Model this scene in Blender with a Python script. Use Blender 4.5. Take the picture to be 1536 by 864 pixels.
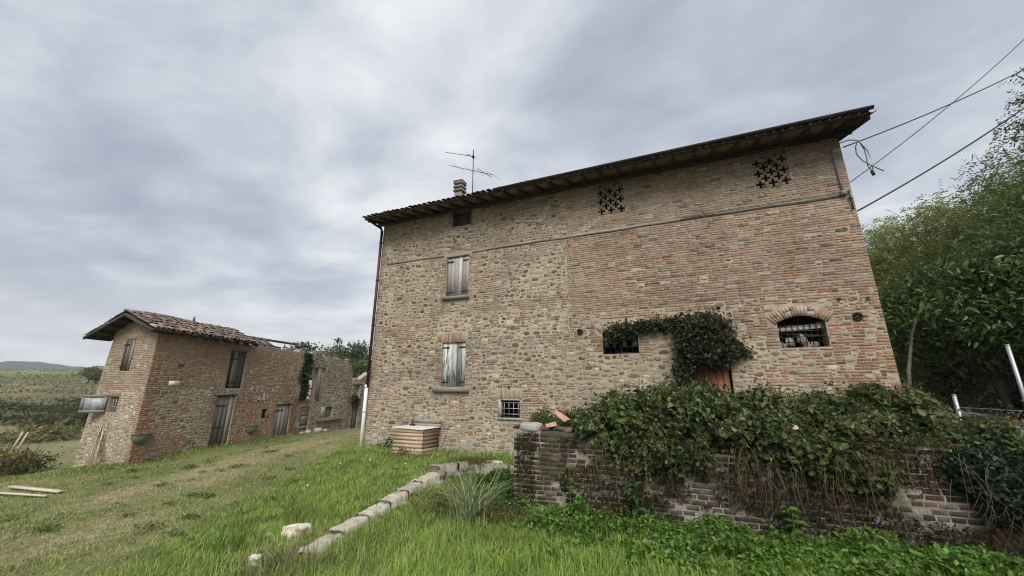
import bpy, bmesh, math, random
import numpy as np
from mathutils import Vector, Matrix, noise as mnoise
sc = bpy.context.scene
for o in list(bpy.data.objects): bpy.data.objects.remove(o)
col = sc.collection
R = math.radians
rng = np.random.default_rng(7)
random.seed(7)

# ------------------------------------------------------------------ camera
CAM = np.array([9.99, -11.03, 1.84])
cd = bpy.data.cameras.new('camera'); cam = bpy.data.objects.new('camera', cd); col.objects.link(cam)
cam.location = CAM; cam.rotation_euler = (R(90 + 15.1), 0, R(22.4))
cd.sensor_width = 36; cd.lens = 36 * 577 / 1536; cd.clip_start = .05; cd.clip_end = 9000
sc.camera = cam
sc.render.resolution_x, sc.render.resolution_y = 1024, 576
# ------------------------------------------------------------------ sky
SUN_EL, SUN_AZ = 44, -66          # azimuth of the veiled sun measured from +x, behind and right of the camera
w = bpy.data.worlds.new('World'); sc.world = w; w.use_nodes = True
nt = w.node_tree; nt.nodes.clear(); N = nt.nodes.new; L = nt.links.new
out = N('ShaderNodeOutputWorld'); bg = N('ShaderNodeBackground'); L(bg.outputs[0], out.inputs[0])
sky = N('ShaderNodeTexSky'); sky.sky_type = 'NISHITA'; sky.sun_disc = False
sky.sun_elevation = R(SUN_EL); sky.sun_rotation = R(90 - SUN_AZ)
def vmath(op, a, b=None):
    n = N('ShaderNodeVectorMath'); n.operation = op
    for i, s in enumerate((a, b)):
        if s is None: continue
        if isinstance(s, (tuple, list)): n.inputs[i].default_value = s
        else: L(s, n.inputs[i])
    return n
def fmath(op, a, b=None, c=None):
    n = N('ShaderNodeMath'); n.operation = op
    for i, s in enumerate((a, b, c)):
        if s is None: continue
        if isinstance(s, (int, float)): n.inputs[i].default_value = s
        else: L(s, n.inputs[i])
    return n.outputs[0]
tc = N('ShaderNodeTexCoord'); sep = N('ShaderNodeSeparateXYZ'); L(tc.outputs['Generated'], sep.inputs[0])
zz = fmath('MAXIMUM', sep.outputs[2], 0.0); den = fmath('ADD', zz, 0.16)
cx = fmath('DIVIDE', sep.outputs[0], den); cy = fmath('DIVIDE', sep.outputs[1], den)
comb = N('ShaderNodeCombineXYZ'); L(cx, comb.inputs[0]); L(cy, comb.inputs[1])
mp = N('ShaderNodeMapping'); L(comb.outputs[0], mp.inputs[0]); mp.inputs['Rotation'].default_value = (0, 0, R(28)); mp.inputs['Scale'].default_value = (.78, 1.05, 1); mp.inputs['Location'].default_value = (3.1, .6, 0)
def noise(vec, scale, det=5, rough=.5, dist=0):
    n = N('ShaderNodeTexNoise'); L(vec, n.inputs['Vector']); n.inputs['Scale'].default_value = scale
    n.inputs['Detail'].default_value = det; n.inputs['Roughness'].default_value = rough; n.inputs['Distortion'].default_value = dist
    return n.outputs[0]
n1 = noise(mp.outputs[0], .55, 6, .45, .3); n2 = noise(mp.outputs[0], 2.6, 8, .55, .25)
mix = fmath('ADD', fmath('MULTIPLY', n1, .64), fmath('MULTIPLY', n2, .36))
ramp = N('ShaderNodeValToRGB'); L(mix, ramp.inputs[0])
cr = ramp.color_ramp; cr.interpolation = 'B_SPLINE'
cr.elements[0].position = .36; cr.elements[0].color = (.27, .305, .37, 1)
cr.elements[1].position = .66; cr.elements[1].color = (.82, .81, .80, 1)
for p, c in ((.45, (.37, .41, .475, 1)), (.52, (.51, .54, .585, 1)), (.59, (.69, .695, .70, 1))):
    e = cr.elements.new(p); e.color = c
skyb = N('ShaderNodeMixRGB'); skyb.blend_type = 'MULTIPLY'; skyb.inputs[0].default_value = 1
L(sky.outputs[0], skyb.inputs[1]); skyb.inputs[2].default_value = (.1, .1, .1, 1)
mx = N('ShaderNodeMixRGB'); mx.inputs[0].default_value = .93; L(skyb.outputs[0], mx.inputs[1]); L(ramp.outputs[0], mx.inputs[2])
hf = N('ShaderNodeMapRange'); hf.interpolation_type = 'SMOOTHSTEP'; L(zz, hf.inputs[0]); hf.inputs[1].default_value = .0; hf.inputs[2].default_value = .28; hf.inputs[3].default_value = .55; hf.inputs[4].default_value = 0
mh = N('ShaderNodeMixRGB'); L(hf.outputs[0], mh.inputs[0]); L(mx.outputs[0], mh.inputs[1]); mh.inputs[2].default_value = (.70, .675, .66, 1)
L(mh.outputs[0], bg.inputs[0]); bg.inputs[1].default_value = .56
# ------------------------------------------------------------------ sun behind the clouds
sd = bpy.data.lights.new('sun', 'SUN'); sun = bpy.data.objects.new('sun', sd); col.objects.link(sun)
sd.energy = 1.5; sd.angle = R(35); sd.color = (1, .95, .87)
sv = Vector((math.cos(R(SUN_EL)) * math.cos(R(SUN_AZ)), math.cos(R(SUN_EL)) * math.sin(R(SUN_AZ)), math.sin(R(SUN_EL))))
sun.rotation_euler = sv.to_track_quat('Z', 'Y').to_euler()
vs = sc.view_settings; vs.view_transform = 'Standard'; vs.look = 'None'; vs.gamma = 1; vs.exposure = 1.3; vs.use_curve_mapping = False
sc.cycles.use_denoising = True; sc.cycles.pixel_filter_type = 'BLACKMAN_HARRIS'; sc.cycles.filter_width = 1.1
sc.cycles.max_bounces = 6; sc.cycles.diffuse_bounces = 3; sc.cycles.transparent_max_bounces = 6

# ------------------------------------------------------------------ materials
MATS = {}
def mat(name, color=None, rough=.9, vary=.3, vscale=9., big=.0, bigscale=.6, bump=.4, bscale=60., bdist=.01, metal=0, spec=.25,
        trans=0., tint=None, tintamt=0., tintscale=2., tintlo=.5, tinthi=.65, stretch=None, fine=0, finescale=90):
    """colour from the 'Col' attribute (or a constant) with fine and broad variation, an optional second tint in patches, bump"""
    if name in MATS: return MATS[name]
    m = bpy.data.materials.new(name); m.use_nodes = True; t = m.node_tree; t.nodes.clear()
    N = t.nodes.new; L = t.links.new
    o = N('ShaderNodeOutputMaterial'); b = N('ShaderNodeBsdfPrincipled')
    b.inputs['Roughness'].default_value = rough; b.inputs['Metallic'].default_value = metal
    b.inputs['Specular IOR Level'].default_value = spec
    geo = N('ShaderNodeNewGeometry'); pos = geo.outputs['Position']
    if stretch:
        mpn = N('ShaderNodeMapping'); L(pos, mpn.inputs[0]); mpn.inputs['Scale'].default_value = stretch; pos = mpn.outputs[0]
    def nz(scale, det=4, rg=.55):
        n = N('ShaderNodeTexNoise'); L(pos, n.inputs['Vector']); n.inputs['Scale'].default_value = scale
        n.inputs['Detail'].default_value = det; n.inputs['Roughness'].default_value = rg; return n.outputs[0]
    if color is None:
        a = N('ShaderNodeAttribute'); a.attribute_name = 'Col'; c = a.outputs['Color']
    else:
        a = N('ShaderNodeRGB'); a.outputs[0].default_value = (*color, 1); c = a.outputs[0]
    def mul(c, fac, amt, lo=None):
        mr = N('ShaderNodeMapRange'); L(fac, mr.inputs[0]); mr.inputs[1].default_value = .3; mr.inputs[2].default_value = .7
        mr.inputs[3].default_value = 1 - amt; mr.inputs[4].default_value = 1 + amt
        x = N('ShaderNodeVectorMath'); x.operation = 'SCALE'; L(c, x.inputs[0]); L(mr.outputs[0], x.inputs['Scale']); return x.outputs[0]
    if vary: c = mul(c, nz(vscale), vary)
    if fine: c = mul(c, nz(finescale, 2), fine)
    if big: c = mul(c, nz(bigscale, 5), big)
    if tint is not None:
        mr = N('ShaderNodeMapRange'); mr.interpolation_type = 'SMOOTHSTEP'; L(nz(tintscale, 6, .6), mr.inputs[0])
        mr.inputs[1].default_value = tintlo; mr.inputs[2].default_value = tinthi; mr.inputs[3].default_value = 0; mr.inputs[4].default_value = tintamt
        x = N('ShaderNodeMixRGB'); L(mr.outputs[0], x.inputs[0]); L(c, x.inputs[1]); x.inputs[2].default_value = (*tint, 1); c = x.outputs[0]
    L(c, b.inputs['Base Color'])
    if bump:
        bn = N('ShaderNodeBump'); bn.inputs['Strength'].default_value = bump; bn.inputs['Distance'].default_value = bdist
        L(nz(bscale, 4, .6), bn.inputs['Height']); L(bn.outputs[0], b.inputs['Normal'])
    if trans:
        tr = N('ShaderNodeBsdfTranslucent'); L(c, tr.inputs[0]); ms = N('ShaderNodeMixShader'); ms.inputs[0].default_value = trans
        L(b.outputs[0], ms.inputs[1]); L(tr.outputs[0], ms.inputs[2]); L(ms.outputs[0], o.inputs[0])
    else: L(b.outputs[0], o.inputs[0])
    MATS[name] = m; return m
M_MORTAR = mat('mortar', (.365, .31, .235), vary=.22, vscale=7, big=.25, bigscale=.7, bump=.9, bscale=35, bdist=.015, tint=(.24, .225, .20), tintamt=.6, tintscale=1.1, fine=.18)
M_BRICK = mat('brick', None, vary=.28, vscale=14, big=.2, bigscale=.55, bump=.7, bscale=70, bdist=.006, tint=(.32, .29, .24), tintamt=.5, tintscale=3.2, tintlo=.52, tinthi=.74, fine=.18)
M_STONE = mat('stone', None, vary=.3, vscale=18, big=.12, bump=.7, bscale=55, bdist=.008, tint=(.32, .275, .21), tintamt=.6, tintscale=6, tintlo=.48, tinthi=.72, fine=.2)
M_OLDMORTAR = mat('old_mortar', (.27, .25, .215), vary=.35, vscale=9, bump=.9, bscale=30, bdist=.015, tint=(.055, .05, .028), tintamt=.85, tintscale=1.3, tintlo=.45, tinthi=.58, fine=.2)
M_OLDBRICK = mat('mossy_brick', None, vary=.35, vscale=16, big=.25, bump=.8, bscale=60, bdist=.008, tint=(.04, .045, .014), tintamt=.75, tintscale=2.1, tintlo=.47, tinthi=.6, fine=.25)
M_WOOD = mat('weathered_wood', None, rough=.85, vary=.35, vscale=10, stretch=(9, 9, .8), bump=.6, bscale=14, bdist=.006, fine=.25, finescale=40)
M_WOODH = mat('weathered_wood_lying', None, rough=.85, vary=.3, vscale=10, stretch=(.9, 9, 9), bump=.5, bscale=14, bdist=.006, fine=.2, finescale=40)
M_PAINTW = mat('flaked_blue_paint', None, rough=.8, vary=.25, vscale=10, stretch=(9, 9, .9), bump=.6, bscale=14, bdist=.006, tint=(.12, .10, .085), tintamt=.95, tintscale=2.2, tintlo=.52, tinthi=.6)
M_TILE = mat('roof_tile', None, vary=.35, vscale=11, bump=.5, bscale=60, bdist=.006, tint=(.09, .085, .06), tintamt=.6, tintscale=4, tintlo=.5, tinthi=.65, fine=.2)
M_IRON = mat('rusty_iron', (.03, .025, .022), rough=.7, metal=.3, vary=.3, vscale=30, bump=.2)
M_GALV = mat('galvanised_steel', (.42, .44, .46), rough=.45, metal=.7, vary=.12, vscale=12, bump=.1)
M_PLASTIC = mat('white_pipe', (.72, .74, .76), rough=.45, vary=.08, vscale=6, bump=0, spec=.4)
M_COPPER = mat('brown_pipe', (.035, .022, .018), rough=.5, vary=.3, vscale=6, bump=.1, spec=.4)
M_CABLE = mat('cable', (.03, .03, .033), rough=.6, vary=.1, bump=0)
M_CABLE2 = mat('grey_cable', (.17, .17, .18), rough=.6, vary=.1, bump=0)
M_DARK = mat('dark_interior', (.035, .03, .026), vary=.3, vscale=3, bump=.2)
M_CONC = mat('concrete', (.36, .35, .32), vary=.2, vscale=10, bump=.6, bscale=50, bdist=.006, tint=(.16, .15, .12), tintamt=.6, tintscale=3)
M_PALE = mat('pale_stone', None, vary=.2, vscale=9, bump=.9, bscale=28, bdist=.012, tint=(.12, .12, .07), tintamt=.7, tintscale=4, tintlo=.55, tinthi=.68, fine=.15)
M_LEAF = mat('leaf', None, rough=.5, vary=.25, vscale=7, bump=0, spec=.4, trans=.4)
M_GRASS = mat('grass_blade', None, rough=.65, vary=.2, vscale=3, bump=0, spec=.2, trans=.3)
M_BARK = mat('bark', None, vary=.35, vscale=12, bump=.9, bscale=30, bdist=.02)
M_SOIL = mat('soil', None, vary=.3, vscale=6, big=.15, bigscale=.4, bump=.8, bscale=14, bdist=.05, fine=.3, finescale=40)
M_ASPH = mat('asphalt', (.19, .188, .185), vary=.15, vscale=40, big=.2, bigscale=.8, bump=.5, bscale=120, bdist=.005)
M_WHITE = mat('white_paint', (.78, .77, .74), vary=.2, vscale=25, bump=.2, tint=(.25, .21, .17), tintamt=.55, tintscale=14, tintlo=.55, tinthi=.66)
M_GLASS = mat('dusty_glass', (.10, .125, .15), rough=.22, vary=.35, vscale=5, bump=0, spec=.6)

# ------------------------------------------------------------------ helpers
def setp(o, label=None, cat=None, group=None, kind=None):
    if label: o['label'] = label
    if cat: o['category'] = cat
    if group: o['group'] = group
    if kind: o['kind'] = kind
    return o
def link(name, me, m, parent=None):
    o = bpy.data.objects.new(name, me); col.objects.link(o)
    if m is not None and me is not None: me.materials.append(m)
    if parent is not None: o.parent = parent
    return o
def thing(name, label, cat, loc=(0, 0, 0), group=None):
    o = bpy.data.objects.new(name, None); col.objects.link(o); o.empty_display_size = .2
    o.location = loc
    return setp(o, label, cat, group)
def np_mesh(name, V, F, m, parent=None, vcol=None, fcol=None, smooth=False, local=None):
    """V (n,3), F: (k,3|4) array or list of such arrays. Positions are world ones; a parent Empty's location is subtracted"""
    V = np.asarray(V, np.float64)
    off = np.zeros(3); p = parent
    while p is not None: off += np.array(p.location); p = p.parent
    V = V - off
    Fs = F if isinstance(F, list) and isinstance(F[0], np.ndarray) else [F]
    Fs = [np.asarray(f, np.int32) for f in Fs if len(f)]
    me = bpy.data.meshes.new(name)
    lv = np.concatenate([f.ravel() for f in Fs]); lt = np.concatenate([np.full(len(f), f.shape[1], np.int32) for f in Fs])
    ls = np.concatenate([[0], np.cumsum(lt)[:-1]]).astype(np.int32)
    me.vertices.add(len(V)); me.vertices.foreach_set('co', V.astype(np.float32).ravel())
    me.loops.add(len(lv)); me.loops.foreach_set('vertex_index', lv)
    me.polygons.add(len(lt)); me.polygons.foreach_set('loop_start', ls); me.polygons.foreach_set('loop_total', lt)
    if smooth: me.polygons.foreach_set('use_smooth', np.ones(len(lt), bool))
    me.update(calc_edges=True)
    for cc, dom in ((vcol, 'POINT'), (fcol, 'FACE')):
        if cc is not None:
            at = me.attributes.new('Col', 'FLOAT_COLOR', dom)
            cc = np.asarray(cc, np.float32); cc = np.concatenate([cc, np.ones((len(cc), 1), np.float32)], 1)
            at.data.foreach_set('color', cc.ravel())
    return link(name, me, m, parent)
class MB:
    """collects faces with a colour each, then builds one mesh object"""
    def __init__(s): s.v = []; s.q = []; s.t = []; s.qc = []; s.tc = []; s.n = 0
    def add(s, V, Q=(), T=(), c=(.5, .5, .5)):
        V = np.asarray(V, float); s.v.append(V)
        for f in Q: s.q.append([i + s.n for i in f]); s.qc.append(c)
        for f in T: s.t.append([i + s.n for i in f]); s.tc.append(c)
        s.n += len(V); return s
    def box(s, c0, c1, c=(.5, .5, .5), M=None, jit=0):
        x0, y0, z0 = c0; x1, y1, z1 = c1
        V = np.array([(x0, y0, z0), (x1, y0, z0), (x1, y1, z0), (x0, y1, z0), (x0, y0, z1), (x1, y0, z1), (x1, y1, z1), (x0, y1, z1)], float)
        if jit: V = V + rng.normal(0, jit, V.shape)
        if M is not None: V = M(V)
        return s.add(V, [(0, 3, 2, 1), (4, 5, 6, 7), (0, 1, 5, 4), (1, 2, 6, 5), (2, 3, 7, 6), (3, 0, 4, 7)], c=c)
    def beam(s, a, b, wd, ht, c=(.5, .5, .5), up=(0, 0, 1), jit=0):
        a = np.array(a, float); b = np.array(b, float); d = b - a; ln = np.linalg.norm(d); d /= ln
        sd = np.cross(d, up); sd /= np.linalg.norm(sd); u = np.cross(sd, d)
        V = [p + sd * x + u * y for p in (a, b) for x, y in ((-wd / 2, -ht / 2), (wd / 2, -ht / 2), (wd / 2, ht / 2), (-wd / 2, ht / 2))]
        V = np.array(V)
        if jit: V = V + rng.normal(0, jit, V.shape)
        return s.add(V, [(0, 1, 2, 3), (7, 6, 5, 4), (0, 4, 5, 1), (1, 5, 6, 2), (2, 6, 7, 3), (3, 7, 4, 0)], c=c)
    def tube(s, P, r, k=6, c=(.5, .5, .5), cap=True):
        P = np.array(P, float); n = len(P); rr = np.full(n, r) if np.isscalar(r) else np.array(r)
        T = np.gradient(P, axis=0); T /= np.linalg.norm(T, axis=1)[:, None] + 1e-9
        ref = np.array([0, 0, 1.]) if abs(T[:, 2]).mean() < .8 else np.array([1., 0, 0])
        A = np.cross(T, ref); A /= np.linalg.norm(A, axis=1)[:, None] + 1e-9; B = np.cross(T, A)
        an = np.arange(k) * 2 * math.pi / k
        V = (P[:, None] + rr[:, None, None] * (np.cos(an)[None, :, None] * A[:, None] + np.sin(an)[None, :, None] * B[:, None])).reshape(-1, 3)
        Q = [(i * k + j, i * k + (j + 1) % k, (i + 1) * k + (j + 1) % k, (i + 1) * k + j) for i in range(n - 1) for j in range(k)]
        Tt = []
        if cap:
            V = np.concatenate([V, P[:1], P[-1:]]); a, b = n * k, n * k + 1
            Tt = [(a, (j + 1) % k, j) for j in range(k)] + [(b, (n - 1) * k + j, (n - 1) * k + (j + 1) % k) for j in range(k)]
        return s.add(V, Q, Tt, c)
    def build(s, name, m, parent=None, smooth=False):
        V = np.concatenate(s.v); F = []; C = []
        if s.q: F.append(np.array(s.q)); C += s.qc
        if s.t: F.append(np.array(s.t)); C += s.tc
        return np_mesh(name, V, F, m, parent, fcol=np.array(C), smooth=smooth)
def lat(seed):
    return np.random.default_rng(seed).random((64, 64))
_L = {}
def vnoise(x, y, scale, seed=0):
    if seed not in _L: _L[seed] = lat(seed)
    T = _L[seed]; x = np.asarray(x) / scale; y = np.asarray(y) / scale
    i = np.floor(x).astype(int); j = np.floor(y).astype(int); fx = x - i; fy = y - j
    fx = fx * fx * (3 - 2 * fx); fy = fy * fy * (3 - 2 * fy)
    g = lambda a, b: T[a % 64, b % 64]
    return (g(i, j) * (1 - fx) + g(i + 1, j) * fx) * (1 - fy) + (g(i, j + 1) * (1 - fx) + g(i + 1, j + 1) * fx) * fy
def fbm(x, y, scale, seed=0, o=3):
    return sum(vnoise(x, y, scale / 2 ** k, seed + k) / 2 ** k for k in range(o)) / sum(1 / 2 ** k for k in range(o))
def sstep(a, b, x): t = np.clip((np.asarray(x, float) - a) / (b - a), 0, 1); return t * t * (3 - 2 * t)
class Frame:
    def __init__(s, O, U):
        s.O = np.array(O, float); s.U = np.array([U[0], U[1], 0], float); s.U /= np.linalg.norm(s.U)
        s.Z = np.array([0, 0, 1.]); s.N = np.cross(s.U, s.Z)
    def __call__(s, A):
        A = np.atleast_2d(np.asarray(A, float)); return s.O + A[:, :1] * s.U + A[:, 1:2] * s.Z + A[:, 2:3] * s.N
def fbox(mb, fr, u0, v0, n0, u1, v1, n1, c=(.5, .5, .5), jit=0):
    mb.box((u0, v0, n0), (u1, v1, n1), c, M=lambda V: fr(V), jit=jit)
# ------------------------------------------------------------------ terrain
CP = np.array([(0, 0, 0), (3.5, -.3, .02), (7, -.3, .08), (5.2, -5, .05), (3, -3, 0), (2.5, -6.5, .02), (6.6, -3.8, -.05), (8, -5.5, .05), (10, -5.5, .07), (12.5, -5.6, .1),
  (10, -11, .2), (8, -8, .1), (4, -9, .05), (13, -8, .2), (-3.7, -6.8, -.25), (-8, -3.2, -.62), (-8.7, 1, -.45), (-9.5, 4.4, -.4), (-10.7, 10, -.52), (-3, 3, -.15), (-4, 9, -.3),
  (-1, 12, -.3), (-12, -4, -1.0), (-13.5, -4.5, -1.1), (-14, -9, -1.3), (-8, -9, -.6), (-1.2, -1, -.06), (-6, 14, -.4), (12, -16, .3), (0, -14, -.1), (20, -14, .9)])
def road_far(y): return 17.07 + .27 * y
def road_near(y): return 14.85 + .21 * y
def hgt(x, y):
    x = np.asarray(x, float); y = np.asarray(y, float)
    num = np.zeros_like(x); den = np.zeros_like(x)
    for a, b, c in CP:
        w_ = 1 / ((x - a) ** 2 + (y - b) ** 2 + .6) ** 1.6; num += w_ * c; den += w_
    z = num / den + (fbm(x, y, 1.7, 11, 3) - .5) * .12
    r = np.hypot(x - CAM[0], y - CAM[1])
    far = np.interp(r, [0, 24, 45, 60, 92, 96, 130, 150, 215, 330, 900, 4000], [-.9, -.95, -1.25, -1.2, -.9, -.2, 2.2, 3.6, 8.3, 4, -12, -40])
    far = far + (fbm(x, y, 60, 31, 3) - .5) * 3.0 * sstep(60, 200, r)
    az = np.arctan2(y - CAM[1], x - CAM[0]); far = far + 2.6 * sstep(2.95, 2.45, np.abs(az)) * sstep(60, 160, r)
    wf = sstep(27, 42, r); z = z * (1 - wf) + far * wf
    # bank and road on the right
    rr = sstep(13.3, 14.3, x) * sstep(-14, -9, y); z = z * (1 - rr) + 1.04 * rr
    d = x - road_far(y); bk = np.clip(d - .25, 0, None); z = z + np.where(d > .1, np.minimum(.75 * bk, 3.2) + np.minimum(.25 * bk, 6), 0) * sstep(-16, -10, y)
    return z
PATH = np.array([(3.6, -9.3), (3.0, -8.2), (2.2, -6.9), (1.1, -5.3), (-.5, -3.0), (-2.9, .8), (-5, 4.8), (-6.5, 10), (-8, 18)])
def path_dist(x, y):
    best = np.full(np.shape(x), 1e9); sg = np.zeros(np.shape(x))
    for (a, b), (c, d) in zip(PATH[:-1], PATH[1:]):
        ex, ey = c - a, d - b; l2 = ex * ex + ey * ey
        t = np.clip(((x - a) * ex + (y - b) * ey) / l2, 0, 1); dx = x - a - t * ex; dy = y - b - t * ey
        q = np.hypot(dx, dy); s_ = np.sign(ex * dy - ey * dx); m_ = q < best
        best = np.where(m_, q, best); sg = np.where(m_, s_, sg)
    return best * sg       # positive on the left of the track as it runs away
def dryness(x, y):
    """0 lush green .. 1 straw"""
    d = path_dist(x, y)
    track = np.exp(-((d - .25) / .7) ** 2) * .64 + np.exp(-((d + .85) / .35) ** 2) * .50 + np.exp(-((d - 1.6) / .5) ** 2) * .50
    left = sstep(-.6, 1.2, d) * .26 + sstep(2.5, 6, d) * .06
    n_ = fbm(x, y, 1.3, 51, 4) - .5
    wall = np.exp(-(np.abs((x + 7.89) * .976 + (y + 2.73) * .218) / 1.1) ** 2)
    return np.clip(track + left + n_ * 1.4 * (.35 + left + track) - wall * .55, 0, 1)
GREEN = np.array([.13, .17, .045]); LUSH = np.array([.17, .265, .044]); STRAW = np.array([.42, .37, .205]); DARKG = np.array([.055, .09, .024])
na, nr = 420, 120
rad = np.concatenate([[0.0], np.geomspace(.5, 2500, nr - 1)])
aa = np.arange(na) * 2 * math.pi / na
RR, AA = np.meshgrid(rad, aa, indexing='ij'); GX = CAM[0] + RR * np.cos(AA); GY = CAM[1] + RR * np.sin(AA); GZ = hgt(GX, GY)
V = np.stack([GX, GY, GZ], -1).reshape(-1, 3)
ii, jj = np.meshgrid(np.arange(nr - 1), np.arange(na), indexing='ij'); j2 = (jj + 1) % na
F = np.stack([ii * na + jj, (ii + 1) * na + jj, (ii + 1) * na + j2, ii * na + j2], -1).reshape(-1, 4)
x, y = V[:, 0], V[:, 1]; dr = dryness(x, y)[:, None]
gc = (GREEN * .8) * (1 - dr) + STRAW * .62 * dr
r_ = np.hypot(x - CAM[0], y - CAM[1])[:, None]
strp = (np.sin(r_ * .9 + 3 * fbm(x, y, 30, 64, 2)[:, None]) * .5 + .5) ** 2 * sstep(40, 60, r_)
fld = np.array([.175, .165, .08]) * (1 - .3 * strp) + (fbm(x, y, 9, 61, 4)[:, None] - .5) * np.array([.10, .09, .05]); gfl = np.array([.20, .23, .07])
fm = sstep(165, 215, r_[:, 0])[:, None] * np.clip(fbm(x, y, 40, 77, 2) * 1.6, 0, 1)[:, None]; fld = fld * (1 - fm) + gfl * fm
wf = sstep(22, 30, r_); gc = gc * (1 - wf) + fld * wf
bk = ((x > road_far(y) + .1) & (r_[:, 0] < 80))[:, None]; gc = np.where(bk, np.array([.035, .035, .016]), gc)
ground = np_mesh('ground', V, F, M_SOIL, vcol=np.clip(gc, .005, 1), smooth=True); setp(ground, kind='structure')
# ------------------------------------------------------------------ far blue hill
mb = MB(); K = 90
az0 = np.linspace(R(150), R(185), K)
for i in range(K): pass
ridge = 1300 * (.040 + .012 * np.array([fbm(a * 40, 3., 1.7, 5, 4) for a in az0]) - .010 * sstep(R(166), R(150), az0))
tree_b = np.array([vnoise(a * 1400, 0., 1., 9) for a in az0]) * 5
HV = []
for k, (rr_, hf) in enumerate(((900, -.35), (1050, .3), (1180, .8), (1300, 1.0), (1450, .85), (1700, .2))):
    HV.append(np.stack([CAM[0] + rr_ * np.cos(az0), CAM[1] + rr_ * np.sin(az0), ridge * hf + (tree_b if k in (2, 3) else 0)], -1))
HV = np.concatenate(HV); HF = [(k * K + i, k * K + i + 1, (k + 1) * K + i + 1, (k + 1) * K + i) for k in range(5) for i in range(K - 1)]
hill = np_mesh('distant_hill', HV, HF, mat('hill_woods', (.035, .05, .025), vary=.3, vscale=.03, bump=.8, bscale=.08, bdist=6)); setp(hill, kind='structure')

# ------------------------------------------------------------------ masonry
BRICKS = np.array([(.29, .20, .145), (.32, .23, .17), (.27, .20, .155), (.25, .17, .125), (.34, .25, .19), (.30, .235, .185), (.32, .20, .135)])
STONES = np.array([(.125, .102, .075), (.165, .135, .097), (.22, .18, .125), (.29, .235, .155), (.35, .285, .18), (.42, .37, .295), (.17, .115, .07), (.20, .178, .145), (.095, .078, .06), (.32, .27, .205)])
def brick_piece(u0, v0, u1, v1, p, c, rg, tilt=0):
    j = rg.normal(0, .0028, (4, 2)); b = np.array([(u0, v0), (u1, v0), (u1, v1), (u0, v1)]) + j
    cc = b.mean(0); dv = tilt * (b[:, 0] - cc[0]); b[:, 1] += dv
    ins = cc + (b - cc) * np.array([1 - .008 / max(u1 - u0, .03), 1 - .010 / max(v1 - v0, .03)])
    A = np.concatenate([np.c_[b, np.full(4, -.03)], np.c_[b, np.full(4, p - .005)], np.c_[ins, np.full(4, p) + rg.normal(0, .0012, 4)]])
    Q = [(i, (i + 1) % 4, 4 + (i + 1) % 4, 4 + i) for i in range(4)] + [(4 + i, 4 + (i + 1) % 4, 8 + (i + 1) % 4, 8 + i) for i in range(4)] + [(8, 9, 10, 11)]
    return ('brick', A, Q, [], c, cc)
def stone_piece(uc, vc, a, b, p, c, rg, k=9):
    an = np.sort(np.arange(k) * 2 * math.pi / k + rg.normal(0, .17, k)); rr = 1 + rg.normal(0, .10, k); e = 3.6
    cs, sn = np.cos(an), np.sin(an); q = (np.abs(cs) ** e + np.abs(sn) ** e) ** (-1 / e)
    ro = rg.normal(0, .1); X = a * cs * q * rr; Y = b * sn * q * rr
    X, Y = X * math.cos(ro) - Y * math.sin(ro) + uc, X * math.sin(ro) + Y * math.cos(ro) + vc
    ring = np.stack([X, Y], -1); cc = ring.mean(0)
    r2 = cc + (ring - cc) * .86; r3 = cc + (ring - cc) * .5
    A = np.concatenate([np.c_[ring, np.full(k, -.03)], np.c_[ring, np.full(k, p * .35)], np.c_[r2, p * .85 + rg.normal(0, .002, k)], np.c_[r3, p + rg.normal(0, .003, k)]])
    Q = [(m * k + i, m * k + (i + 1) % k, (m + 1) * k + (i + 1) % k, (m + 1) * k + i) for m in range(3) for i in range(k)]
    A = np.concatenate([A, [[cc[0], cc[1], p * 1.02]]]); T = [(3 * k + i, 3 * k + (i + 1) % k, 4 * k) for i in range(k)]
    return ('stone', A, Q, T, c, cc)
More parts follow.
